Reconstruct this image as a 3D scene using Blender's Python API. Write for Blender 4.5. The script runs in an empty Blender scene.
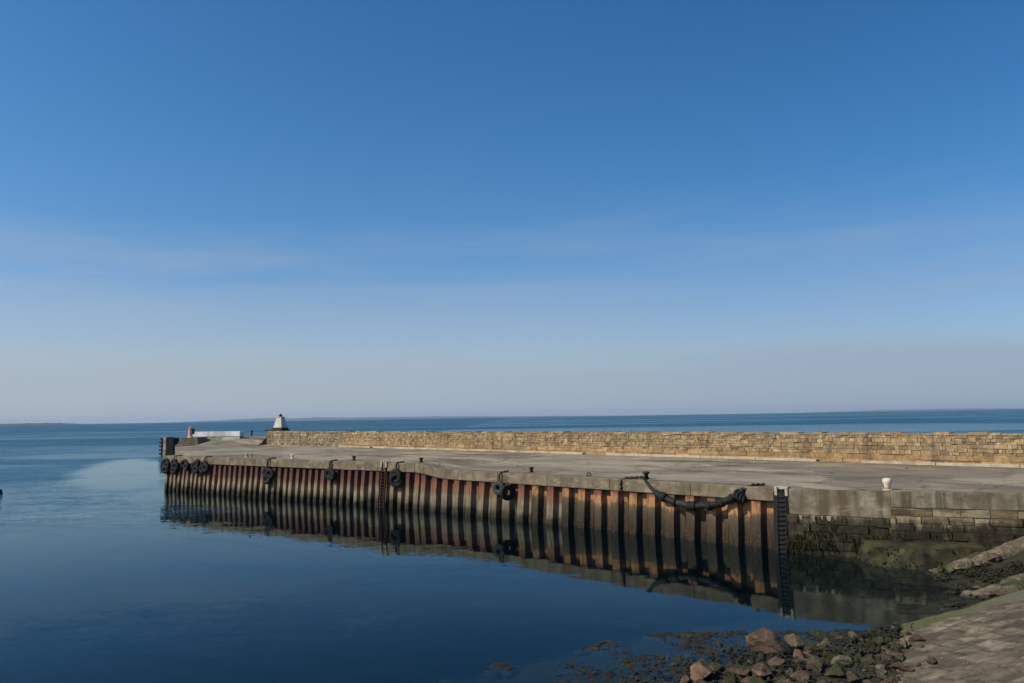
import bpy, math, random
import numpy as np
from mathutils import Vector, Matrix, noise

random.seed(7)
sc = bpy.context.scene
col = sc.collection
R = math.radians

# ------------------------------------------------------------------ helpers
class MB:
    """collects faces for one mesh, with a colour per face"""
    def __init__(s): s.v = []; s.f = []; s.c = []
    def face(s, pts, c=(1, 1, 1)):
        i = len(s.v); s.v += [tuple(p) for p in pts]
        s.f.append(tuple(range(i, i + len(pts)))); s.c.append(c)
    def add(s, vs, fs, c=(1, 1, 1)):
        i = len(s.v); s.v += [tuple(p) for p in vs]
        for f in fs: s.f.append(tuple(i + k for k in f)); s.c.append(c)
    def hexa(s, p, c=(1, 1, 1)):
        """p: 4 bottom points then 4 top points, both anticlockwise from above"""
        s.add(p, [(3, 2, 1, 0), (4, 5, 6, 7), (0, 1, 5, 4), (1, 2, 6, 5), (2, 3, 7, 6), (3, 0, 4, 7)], c)
    def box(s, lo, hi, c=(1, 1, 1)):
        x0, y0, z0 = lo; x1, y1, z1 = hi
        s.hexa([(x0, y0, z0), (x1, y0, z0), (x1, y1, z0), (x0, y1, z0), (x0, y0, z1), (x1, y0, z1), (x1, y1, z1), (x0, y1, z1)], c)
    def tube(s, pts, r, n=10, c=(1, 1, 1), cap=True):
        pts = [Vector(p) for p in pts]; m = len(pts)
        rr = r if isinstance(r, (list, tuple)) else [r] * m
        vs = []; up = Vector((0, 0, 1))
        for i, p in enumerate(pts):
            d = (pts[min(i + 1, m - 1)] - pts[max(i - 1, 0)]).normalized()
            a = d.cross(up if abs(d.z) < .95 else Vector((1, 0, 0))).normalized(); b = d.cross(a)
            for k in range(n):
                t = 2 * math.pi * k / n
                vs.append(p + (a * math.cos(t) + b * math.sin(t)) * rr[i])
        fs = [(i * n + k, i * n + (k + 1) % n, (i + 1) * n + (k + 1) % n, (i + 1) * n + k) for i in range(m - 1) for k in range(n)]
        if cap: fs += [tuple(range(n))[::-1], tuple((m - 1) * n + k for k in range(n))]
        s.add(vs, fs, c)
    def lathe(s, prof, n=20, o=(0, 0, 0), c=(1, 1, 1)):
        vs = [(o[0] + r * math.cos(2 * math.pi * k / n), o[1] + r * math.sin(2 * math.pi * k / n), o[2] + z) for r, z in prof for k in range(n)]
        m = len(prof)
        fs = [(i * n + k, i * n + (k + 1) % n, (i + 1) * n + (k + 1) % n, (i + 1) * n + k) for i in range(m - 1) for k in range(n)]
        fs += [tuple(range(n))[::-1], tuple((m - 1) * n + k for k in range(n))]
        s.add(vs, fs, c)
    def torus(s, R0, r, ctr=(0, 0, 0), rot=None, n=24, m=10, sx=1, squash=1, c=(1, 1, 1)):
        vs = []
        for i in range(n):
            a = 2 * math.pi * i / n
            for k in range(m):
                b = 2 * math.pi * k / m
                q = R0 + r * math.cos(b)
                v = Vector((q * math.cos(a) * sx, q * math.sin(a), r * squash * math.sin(b)))
                if rot is not None: v = rot @ v
                vs.append(v + Vector(ctr))
        fs = [(i * m + k, ((i + 1) % n) * m + k, ((i + 1) % n) * m + (k + 1) % m, i * m + (k + 1) % m) for i in range(n) for k in range(m)]
        s.add(vs, fs, c)
    def mesh(s, name, smooth=False):
        me = bpy.data.meshes.new(name)
        me.from_pydata(s.v, [], s.f)
        at = me.color_attributes.new('Col', 'FLOAT_COLOR', 'CORNER')
        buf = []
        for f, c in zip(s.f, s.c): buf += [c[0], c[1], c[2], 1.0] * len(f)
        at.data.foreach_set('color', buf)
        if smooth: me.polygons.foreach_set('use_smooth', [True] * len(me.polygons))
        me.update()
        return me
    def build(s, name, mt, parent=None, smooth=False, loc=(0, 0, 0), rz=0):
        o = bpy.data.objects.new(name, s.mesh(name, smooth)); col.objects.link(o)
        o.data.materials.append(mt); o.location = loc; o.rotation_euler.z = rz
        if parent is not None: o.parent = parent
        return o

def bevel(o, w, seg=2):
    md = o.modifiers.new('bevel', 'BEVEL'); md.width = w; md.segments = seg; md.limit_method = 'ANGLE'; md.angle_limit = R(40)

def tag(o, label=None, cat=None, group=None, kind=None):
    if label: o['label'] = label
    if cat: o['category'] = cat
    if group: o['group'] = group
    if kind: o['kind'] = kind
    return o

def empty(name, loc=(0, 0, 0), rz=0):
    o = bpy.data.objects.new(name, None); col.objects.link(o)
    o.location = loc; o.rotation_euler.z = rz; o.empty_display_size = .3
    return o

def copy_tree(o, parent=None):
    c = o.copy(); col.objects.link(c); c.parent = parent
    for ch in [x for x in col.objects if x.parent == o]: copy_tree(ch, c)
    return c

def lin(r, g, b):
    f = lambda x: x / 12.92 if x <= .04045 else ((x + .055) / 1.055) ** 2.4
    return (.76 * f(r / 255), .76 * f(g / 255), .76 * f(b / 255))      # base colours, not the sunlit values

# ------------------------------------------------------------------ node helper
class NT:
    def __init__(s, tree): s.t = tree; s.t.nodes.clear()
    def n(s, typ, ins=None, **props):
        nd = s.t.nodes.new(typ)
        for k, v in props.items(): setattr(nd, k, v)
        for k, v in (ins or {}).items():
            sk = nd.inputs[k]
            if isinstance(v, bpy.types.NodeSocket): s.t.links.new(v, sk)
            elif isinstance(v, bpy.types.Node): s.t.links.new(v.outputs[0], sk)
            else:
                if sk.type == 'RGBA' and len(v) == 3: v = (*v, 1)
                sk.default_value = v
        return nd
    def math(s, op, a, b=0., c=0., clamp=False):
        return s.n('ShaderNodeMath', {0: a, 1: b, 2: c}, operation=op, use_clamp=clamp).outputs[0]
    def ramp(s, f, stops, interp='LINEAR'):
        nd = s.n('ShaderNodeValToRGB', {'Fac': f}); cr = nd.color_ramp; cr.interpolation = interp
        while len(cr.elements) < len(stops): cr.elements.new(.5)
        for e, (p, c) in zip(cr.elements, stops):
            e.position = p; e.color = (*c, 1) if not isinstance(c, (int, float)) else (c, c, c, 1)
        return nd.outputs[0]
    def sstep(s, x, a, b):
        return s.n('ShaderNodeMapRange', {'Value': x, 'From Min': a, 'From Max': b}, interpolation_type='SMOOTHSTEP', clamp=True).outputs[0]
    def mix(s, f, a, b, mode='MIX'):
        nd = s.n('ShaderNodeMix', data_type='RGBA', blend_type=mode, clamp_factor=True)
        for i, v in ((0, f), (6, a), (7, b)):
            sk = nd.inputs[i]
            if isinstance(v, bpy.types.NodeSocket): s.t.links.new(v, sk)
            else: sk.default_value = (*v, 1) if (i and len(v) == 3) else v
        return nd.outputs[2]
    def noise(s, vec, scale=1., detail=4., rough=.55, dist=0.):
        return s.n('ShaderNodeTexNoise', {'Vector': vec, 'Scale': scale, 'Detail': detail, 'Roughness': rough, 'Distortion': dist}).outputs[0]
    def mapv(s, vec, loc=(0, 0, 0), rot=(0, 0, 0), scl=(1, 1, 1)):
        return s.n('ShaderNodeMapping', {'Vector': vec, 'Location': loc, 'Rotation': rot, 'Scale': scl}).outputs[0]
    def pos(s): return s.n('ShaderNodeNewGeometry').outputs['Position']
    def sep(s, v): return s.n('ShaderNodeSeparateXYZ', {0: v}).outputs
    def out(s, bsdf, vol=None):
        o = s.n('ShaderNodeOutputMaterial')
        if bsdf is not None: s.t.links.new(bsdf.outputs[0] if isinstance(bsdf, bpy.types.Node) else bsdf, o.inputs['Surface'])
        if vol is not None: s.t.links.new(vol.outputs[0], o.inputs['Volume'])

def newmat(name):
    m = bpy.data.materials.new(name); m.use_nodes = True
    return m, NT(m.node_tree)

def finish(t, colour, rough=.85, height=None, bd=.02, spec=.3, bs=1.):
    ins = {'Base Color': colour, 'Roughness': rough, 'Specular IOR Level': spec}
    if height is not None:
        ins['Normal'] = t.n('ShaderNodeBump', {'Height': height, 'Distance': bd, 'Strength': bs})
    t.out(t.n('ShaderNodeBsdfPrincipled', ins))

def plain(name, c, var=.25, scale=6., rough=.8, bd=.01, c2=None, spec=.3, objco=False):
    """a worn surface: colour broken by two scales of noise"""
    m, t = newmat(name)
    p = t.n('ShaderNodeTexCoord').outputs['Object'] if objco else t.pos()
    a = t.noise(p, scale, 6, .65); b = t.noise(p, scale * .23, 3, .6)
    dk = tuple(x * (1 - var * 1.6) for x in c); lt = tuple(min(1, x * (1 + var)) for x in c)
    cc = t.ramp(a, [(.3, dk), (.7, lt)])
    cc = t.mix(t.sstep(b, .42, .62), cc, c2 if c2 else tuple(x * .8 for x in c))
    finish(t, cc, rough, a, bd, spec)
    return m

# ------------------------------------------------------------------ plan of the place
UR = Vector((.727, -.686, 0)); UL = Vector((.819, -.574, 0))
WALL = [Vector((15.6, 44.7, 0)), Vector((-9.1, 68.0, 0)), Vector((-34.9, 86.1, 0)), Vector((-42.5, 91.8, 0))]   # face of the sheet piling at water level
SEG = [(WALL[i + 1] - WALL[i]).length for i in range(3)]
BATTER = .08
def wall_at(s):
    """point at water level, unit vector towards the pier's root, outward normal"""
    for i, L in enumerate(SEG):
        if s <= L or i == 2:
            d = (WALL[i + 1] - WALL[i]).normalized()
            return WALL[i] + d * s, -d, Vector((d.y, -d.x, 0)) * 1
        s -= L
def deck_z(s):
    """level of the deck along the front edge: it rises by 0.4 m at the bend"""
    t = min(1, max(0, (s - 29.6) / 4.2)); t = t * t * (3 - 2 * t)
    return 3.58 + .4 * t
# the outward normal must point to the harbour (towards the camera)
p_, u_, n_ = wall_at(5)
NS = 1 if n_.y < 0 else -1
def wall(s, n=0., z=0.):
    p, u, nn = wall_at(s)
    q = p + nn * NS * (n - BATTER * z); q.z = z
    return q
def wall_rz(s):
    p, u, nn = wall_at(s)
    return math.atan2(u.y, u.x)      # local x runs to the pier's root, local -y points to the harbour
STOT = sum(SEG)

# ------------------------------------------------------------------ materials
def m_concrete(name, a, b, rot=R(-40), streak=True, joints=True, weed=False):
    m, t = newmat(name)
    p = t.pos()
    q = t.mapv(p, rot=(0, 0, -rot))
    st = t.noise(t.mapv(q, scl=(.13, .3, 1)), 1., 5, .6, .6)
    big = t.noise(p, .16, 4, .6)
    fine = t.noise(p, 3.2, 8, .7)
    f = t.math('ADD', t.math('MULTIPLY', st, .62 if streak else .2), t.math('MULTIPLY', big, .38))
    c = t.ramp(f, [(.36, a), (.48, tuple((x + y) / 2 for x, y in zip(a, b))), (.58, b)])
    c = t.mix(t.math('MULTIPLY', t.sstep(fine, .52, .72), .45), c, tuple(x * .62 for x in a))
    worn = t.noise(t.mapv(q, (13, 4, 0), scl=(.22, .42, 1)), 1., 7, .65, 1.2)
    c = t.mix(t.math('MULTIPLY', t.sstep(worn, .54, .66), .8), c, tuple(min(.62, x * 1.4) for x in b))
    dark = t.noise(t.mapv(q, (3, 44, 0), scl=(.1, .22, 1)), 1., 6, .6, .8)
    c = t.mix(t.math('MULTIPLY', t.sstep(dark, .52, .66), .6), c, lin(102, 92, 76))
    cr = t.n('ShaderNodeTexVoronoi', {'Vector': t.n('ShaderNodeVectorMath', {0: q, 1: t.n('ShaderNodeVectorMath', {0: t.n('ShaderNodeTexNoise', {'Vector': q, 'Scale': .6, 'Detail': 5.}).outputs['Color'], 'Scale': 2.2}, operation='SCALE').outputs[0]}, operation='ADD').outputs[0], 'Scale': .16}, feature='DISTANCE_TO_EDGE').outputs[0]
    c = t.mix(t.math('MULTIPLY', t.sstep(cr, .02, .006), .6), c, lin(74, 66, 54))
    pat = t.n('ShaderNodeTexVoronoi', {'Vector': t.mapv(q, scl=(.11, .2, 1)), 'Scale': 1.}, feature='F1', distance='CHEBYCHEV')
    c = t.mix(t.math('MULTIPLY', t.sstep(t.sep(pat.outputs['Color'])[0], .62, .66), .45), c, lin(176, 164, 140))
    c = t.mix(t.math('MULTIPLY', t.sstep(t.sep(pat.outputs['Color'])[1], .7, .74), .4), c, lin(104, 96, 82))
    h = t.math('ADD', t.math('MULTIPLY', fine, .6), st)
    if joints:
        br = t.n('ShaderNodeTexBrick', {'Vector': q, 'Scale': 1., 'Mortar Size': .03, 'Brick Width': 7.3, 'Row Height': 4.4, 'Mortar Smooth': .3, 'Color1': (0, 0, 0), 'Color2': (0, 0, 0), 'Mortar': (1, 1, 1)})
        c = t.mix(t.math('MULTIPLY', br.outputs[0], .6), c, (.08, .07, .06))
    finish(t, c, .9, h, .015)
    return m
M_deck = m_concrete('weathered_concrete_deck', lin(104, 92, 73), lin(182, 165, 135))

def m_cope():
    m, t = newmat('cope_concrete'); p = t.pos()
    a = t.noise(p, 1.1, 7, .65, .3); b = t.noise(t.mapv(p, scl=(.9, .9, .3)), 1., 6, .65)
    c = t.ramp(a, [(.3, lin(104, 92, 74)), (.52, lin(134, 120, 98)), (.72, lin(162, 148, 122))])
    c = t.mix(t.math('MULTIPLY', t.sstep(b, .48, .64), .7), c, lin(96, 82, 64))
    pl = t.noise(t.mapv(p, (5, 1, 3), scl=(.8, .8, 2.2)), 1., 7, .7, .8)
    c = t.mix(t.math('MULTIPLY', t.sstep(pl, .54, .66), .6), c, lin(182, 168, 142))
    l = t.noise(p, .35, 4, .6)
    c = t.mix(t.math('MULTIPLY', t.sstep(l, .5, .68), .5), c, lin(128, 122, 88))
    finish(t, c, .9, a, .03)
    return m
M_cope = m_cope()

def m_sheet(name, bands):
    """corroded steel: bands by height above the water line, broken by noise; weed at the bottom"""
    m, t = newmat(name); p = t.pos(); z = t.sep(p)[2]
    rnd = t.n('ShaderNodeObjectInfo').outputs['Random']
    ragged = t.noise(t.mapv(p, scl=(2.2, 2.2, 1.1)), 1., 6, .65)
    zz = t.math('ADD', z, t.math('MULTIPLY', t.math('SUBTRACT', ragged, .5), .85))
    zz = t.math('ADD', zz, t.math('MULTIPLY', t.math('SUBTRACT', rnd, .5), .4))
    c = t.ramp(t.math('DIVIDE', zz, 4., clamp=True), [(h / 4., k) for h, k in bands])
    v = t.noise(t.mapv(p, scl=(5, 5, .6)), 1., 6, .7)
    c = t.mix(t.math('MULTIPLY', t.sstep(v, .48, .66), .7), c, lin(92, 58, 42))
    sc2 = t.noise(t.mapv(p, (5, 5, 5), scl=(1.3, 1.3, .9)), 1., 5, .65)
    c = t.mix(t.math('MULTIPLY', t.sstep(sc2, .54, .66), .5), c, lin(70, 56, 44))
    c = t.mix(1., c, t.mix(rnd, (.92, .9, .87), (1.22, 1.19, 1.13)), 'MULTIPLY')
    sp = t.noise(p, 9., 5, .7)
    c = t.mix(t.math('MULTIPLY', t.sstep(sp, .55, .72), .5), c, lin(150, 132, 110))
    finish(t, c, .85, t.math('ADD', sp, v), .02)
    return m
weed = lin(34, 36, 24)
M_sheetR = m_sheet('rusty_steel_orange_band', [(0, lin(28, 28, 21)), (.5, lin(46, 43, 34)), (1.0, lin(62, 57, 45)), (1.5, lin(80, 72, 57)), (1.85, lin(104, 88, 68)), (2.05, lin(176, 134, 92)), (2.5, lin(178, 128, 88)), (2.68, lin(120, 80, 70)), (3.2, lin(104, 70, 66))])
M_sheetM = m_sheet('rusty_steel_pinkish', [(0, lin(30, 30, 22)), (.4, lin(56, 53, 42)), (.8, lin(120, 110, 92)), (1.4, lin(140, 127, 106)), (1.75, lin(126, 104, 84)), (2.1, lin(134, 94, 72)), (2.5, lin(122, 80, 64)), (2.8, lin(100, 64, 56)), (3.2, lin(84, 50, 44))])
M_sheetL = m_sheet('rusty_steel_buff', [(0, weed), (.35, weed), (.65, lin(108, 98, 78)), (1.2, lin(156, 142, 116)), (1.6, lin(142, 122, 100)), (2.0, lin(112, 82, 68)), (2.7, lin(94, 62, 54)), (3.8, lin(76, 44, 40))])
M_core = plain('pier_core_concrete', lin(120, 112, 100), .3, 2.)

def m_stone(name, tint=(1, 1, 1), weedz=None):
    """blocks: each carries its own stone colour in the Col attribute"""
    m, t = newmat(name); p = t.pos()
    c = t.n('ShaderNodeAttribute', attribute_name='Col').outputs['Color']
    a = t.noise(p, 2.6, 7, .68, .3); b = t.noise(p, .45, 4, .6)
    c = t.mix(1., c, t.ramp(a, [(.28, (.52, .47, .42)), (.5, (.98, .93, .83)), (.75, (1.3, 1.24, 1.1))]), 'MULTIPLY')
    c = t.mix(t.math('MULTIPLY', t.sstep(b, .5, .68), .5), c, lin(128, 112, 84))
    vs_ = t.noise(t.mapv(p, scl=(.9, .9, .16)), 1., 5, .65)
    c = t.mix(t.math('MULTIPLY', t.sstep(vs_, .52, .68), .55), c, lin(104, 84, 58))
    li = t.noise(p, 5.5, 5, .65)
    c = t.mix(t.math('MULTIPLY', t.sstep(li, .62, .72), .5), c, lin(190, 182, 160))
    if weedz is not None:
        hb = t.noise(t.mapv(p, (2, 2, 2), scl=(.35, .35, 2.6)), 1., 6, .66, .5)
        c = t.mix(t.math('MULTIPLY', t.sstep(hb, .5, .62), .7), c, lin(74, 64, 48))
        c = t.mix(t.math('MULTIPLY', t.sstep(hb, .46, .36), .6), c, lin(176, 164, 138))
        z = t.sep(p)[2]
        rg = t.noise(t.mapv(p, scl=(1.5, 1.5, .5)), 1., 7, .7, .6)
        w = t.sstep(t.math('ADD', z, t.math('MULTIPLY', rg, -2.2)), weedz - .9, weedz - 1.6)
        wc = t.ramp(t.noise(t.mapv(p, scl=(2.4, 2.4, 1.1)), 1., 7, .72), [(.34, lin(26, 24, 18)), (.5, lin(46, 42, 30)), (.6, lin(64, 60, 40)), (.72, lin(112, 104, 80))])
        c = t.mix(t.math('MULTIPLY', w, .93), c, wc)
    finish(t, c, .9, t.math('ADD', a, li), .05)
    return m
M_parapet = m_stone('ochre_sandstone')
M_quay = m_stone('weed_stained_masonry', weedz=2.2)

def m_quaycap():
    m, t = newmat('streaked_cap_concrete'); p = t.pos(); z = t.sep(p)[2]
    a = t.noise(p, 1.3, 7, .68, .3); st = t.noise(t.mapv(p, scl=(1.9, 1.9, .12)), 1., 5, .6)
    c = t.ramp(a, [(.3, lin(112, 102, 86)), (.5, lin(146, 135, 114)), (.74, lin(176, 165, 142))])
    c = t.mix(t.math('MULTIPLY', t.sstep(st, .5, .66), .75), c, lin(86, 74, 56))
    mo = t.noise(t.mapv(p, (9, 9, 9), scl=(.7, .7, 1.3)), 1., 7, .7, .7)
    c = t.mix(t.math('MULTIPLY', t.sstep(mo, .5, .62), .6), c, lin(98, 90, 66))
    c = t.mix(t.math('MULTIPLY', t.sstep(mo, .43, .34), .5), c, lin(186, 174, 150))
    ru = t.noise(p, .5, 4, .6)
    c = t.mix(t.math('MULTIPLY', t.sstep(ru, .52, .66), .3), c, lin(120, 98, 72))
    finish(t, c, .92, a, .03)
    return m
M_cap = m_quaycap()
M_lime = plain('lime_runs', lin(196, 184, 160), .25, 6)
M_kerb = plain('pale_kerb_concrete', lin(208, 194, 172), .12, 2.5, c2=lin(176, 158, 132))
M_white = plain('whitewash', lin(252, 252, 252), .08, 2.5, c2=lin(205, 205, 200))
M_rubble_white = plain('lichened_render', lin(150, 150, 128), .45, 1.3, bd=.06, c2=lin(196, 196, 178))
M_pink = plain('faded_red_paint', lin(242, 184, 168), .12, 2.2, c2=lin(250, 218, 204))
M_black = plain('black_rubber', (.012, .012, .012), .3, 5, .75)
M_rubber_grey = plain('sun_bleached_rubber', (.02, .022, .02), .5, 4, .7, c2=(.035, .04, .034))
M_hose = plain('weed_grown_hose', (.012, .014, .012), .5, 3, .7, bd=.03, c2=(.028, .033, .022))
M_iron = plain('rusted_iron', lin(62, 42, 34), .35, 9, .8)
M_rung = plain('rusty_red_ladder_steel', lin(76, 46, 38), .3, 9, .8)
M_tarsteel = plain('tarred_ladder_steel', (.009, .008, .008), .3, 7, .7)
M_palepaint = plain('pale_ladder_paint', lin(196, 188, 172), .25, 6, c2=lin(150, 128, 104))
M_bollard_white = plain('worn_white_paint', lin(250, 238, 216), .08, 5, .6, c2=lin(214, 184, 146))
M_bollard_dark = plain('dark_cast_iron', lin(58, 48, 42), .35, 6, .7)
M_tower = plain('tower_white_paint', lin(238, 236, 222), .1, 1.2, .7, c2=lin(212, 210, 192))
M_dark = plain('dark_green_paint', lin(42, 46, 34), .3, 3, .7)
M_timber = plain('tarred_timber', (.012, .012, .012), .35, 2.5, .85)
M_rope = plain('weathered_rope', lin(128, 116, 92), .25, 8, .9)

def m_rock(name, c1, c2, green=0.):
    m, t = newmat(name); tc = t.n('ShaderNodeTexCoord').outputs['Object']; p = t.pos()
    rnd = t.n('ShaderNodeObjectInfo').outputs['Random']
    w = t.n('ShaderNodeVectorMath', {0: tc, 1: t.n('ShaderNodeCombineXYZ', {0: t.math('MULTIPLY', rnd, 37.), 1: rnd, 2: rnd})}, operation='ADD').outputs[0]
    a = t.noise(w, 2.2, 8, .68, .4); b = t.noise(w, .9, 4, .6); f = t.noise(w, 9, 6, .7)
    base = t.mix(rnd, c1, c2)
    c = t.mix(1., base, t.ramp(a, [(.3, (.34, .33, .32)), (.5, (.9, .9, .9)), (.7, (1.5, 1.45, 1.38))]), 'MULTIPLY')
    vn = t.n('ShaderNodeTexVoronoi', {'Vector': w, 'Scale': 2.3, 'Randomness': 1.}, feature='DISTANCE_TO_EDGE').outputs[0]
    c = t.mix(t.math('MULTIPLY', t.sstep(vn, .05, .01), .6), c, tuple(x * .3 for x in c2))
    c = t.mix(t.math('MULTIPLY', t.sstep(f, .58, .72), .4), c, tuple(min(.5, x * 1.9) for x in c2))
    nz = t.sep(t.n('ShaderNodeNewGeometry').outputs['Normal'])[2]
    z = t.sep(p)[2]
    g = t.math('MULTIPLY', t.sstep(t.math('ADD', b, t.math('MULTIPLY', nz, .16)), .68 - green, .8 - green), .9)
    c = t.mix(g, c, t.ramp(f, [(.35, lin(42, 46, 24)), (.6, lin(78, 84, 42)), (.75, lin(104, 106, 60))]))
    wet = t.sstep(t.math('ADD', z, t.math('MULTIPLY', b, .35)), .3, .08)     # the weed line: below it the stone carries dark brown weed
    c = t.mix(t.math('MULTIPLY', wet, .85), c, lin(44, 38, 30))
    finish(t, c, .85, t.math('ADD', a, t.math('MULTIPLY', f, .7)), .13, .3)
    return m
M_rock_red = m_rock('reddish_rock', lin(140, 112, 92), lin(112, 95, 80), .04)
M_rock_green = m_rock('weedy_rock', lin(104, 96, 78), lin(90, 86, 68), .2)
M_rock_pale = m_rock('pale_rock', lin(148, 137, 112), lin(126, 114, 94), .06)
M_rock_dark = m_rock('submerged_rock', lin(62, 58, 44), lin(50, 46, 35), .04)

def m_terrain():
    m, t = newmat('shore_ground'); p = t.pos(); z = t.sep(p)[2]
    a = t.noise(p, 1.5, 8, .7, .4); b = t.noise(p, .35, 4, .6); f = t.noise(p, 7, 6, .7)
    c = t.ramp(a, [(.3, lin(40, 35, 28)), (.5, lin(64, 57, 44)), (.7, lin(92, 84, 64))])
    c = t.mix(t.math('MULTIPLY', t.sstep(b, .46, .62), .6), c, lin(58, 62, 30))
    c = t.mix(t.math('MULTIPLY', t.sstep(f, .56, .7), .4), c, lin(118, 106, 86))
    c = t.mix(t.math('MULTIPLY', t.sstep(z, .05, -.06), .9), c, lin(32, 30, 22))      # always under water: dark with weed
    dry = t.sstep(t.math('ADD', z, t.math('MULTIPLY', b, 1.2)), 2.0, 2.9)
    c = t.mix(dry, c, t.ramp(a, [(.3, lin(100, 92, 76)), (.7, lin(140, 130, 110))]))
    finish(t, c, .85, t.math('ADD', a, f), .08)
    return m
M_terrain = m_terrain()

def m_slip():
    m, t = newmat('cobbled_slipway'); o = t.n('ShaderNodeTexCoord').outputs['Object']
    y = t.math('MULTIPLY', t.sep(o)[1], -1.); p = t.pos(); z = t.sep(p)[2]
    a = t.noise(o, 1.6, 8, .7, .5); b = t.noise(t.mapv(o, scl=(.5, .9, 1)), 1.1, 7, .65, 1.2); f = t.noise(o, 7, 6, .7)
    c = t.ramp(a, [(.3, lin(76, 66, 50)), (.5, lin(108, 97, 80)), (.7, lin(136, 125, 106))])
    c = t.mix(t.math('MULTIPLY', t.sstep(b, .5, .64), .55), c, lin(160, 148, 122))
    c = t.mix(t.math('MULTIPLY', t.sstep(f, .55, .7), .45), c, lin(66, 57, 42))
    c = t.mix(.85, c, t.n('ShaderNodeAttribute', attribute_name='Col').outputs['Color'], 'MULTIPLY')
    c = t.mix(1., c, (1.12, 1.1, 1.06), 'MULTIPLY')
    e = t.math('SUBTRACT', y, t.math('MULTIPLY', t.math('SUBTRACT', a, .5), 1.4))      # distance in from the seaward edge: algae on the edge course
    al = t.math('MULTIPLY', t.sstep(e, 1.7, 1.15), .85)
    low = t.sstep(t.math('ADD', z, t.math('MULTIPLY', a, .5)), 1.3, .5)
    gc = t.mix(low, lin(112, 112, 84), t.ramp(f, [(.35, lin(74, 78, 30)), (.65, lin(122, 126, 52))]))
    c = t.mix(al, c, gc)
    gp = t.noise(o, .5, 5, .6)
    c = t.mix(t.math('MULTIPLY', t.math('MULTIPLY', t.sstep(gp, .5, .62), low), .35), c, lin(84, 78, 50))
    h = t.math('ADD', a, t.math('MULTIPLY', f, .7))
    finish(t, c, .9, h, .035)
    return m
M_slip = m_slip()
M_algae = plain('dull_algae', lin(78, 76, 46), .6, 1.1, .9, bd=.12, c2=lin(40, 37, 28))
M_kelp = plain('brown_seaweed', lin(52, 47, 33), .35, 3, .7, c2=lin(62, 61, 40), spec=.25)

M_wetweed = plain('wet_dark_weed', lin(46, 44, 24), .6, 3, .9, c2=lin(34, 33, 20), spec=.05)

def m_hill():
    m, t = newmat('far_coast'); p = t.pos()
    a = t.noise(p, .0012, 5, .6)
    c = t.ramp(a, [(.35, (.035, .045, .03)), (.65, (.075, .085, .05))])
    finish(t, c, .95)
    return m
M_hill = m_hill()

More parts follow.
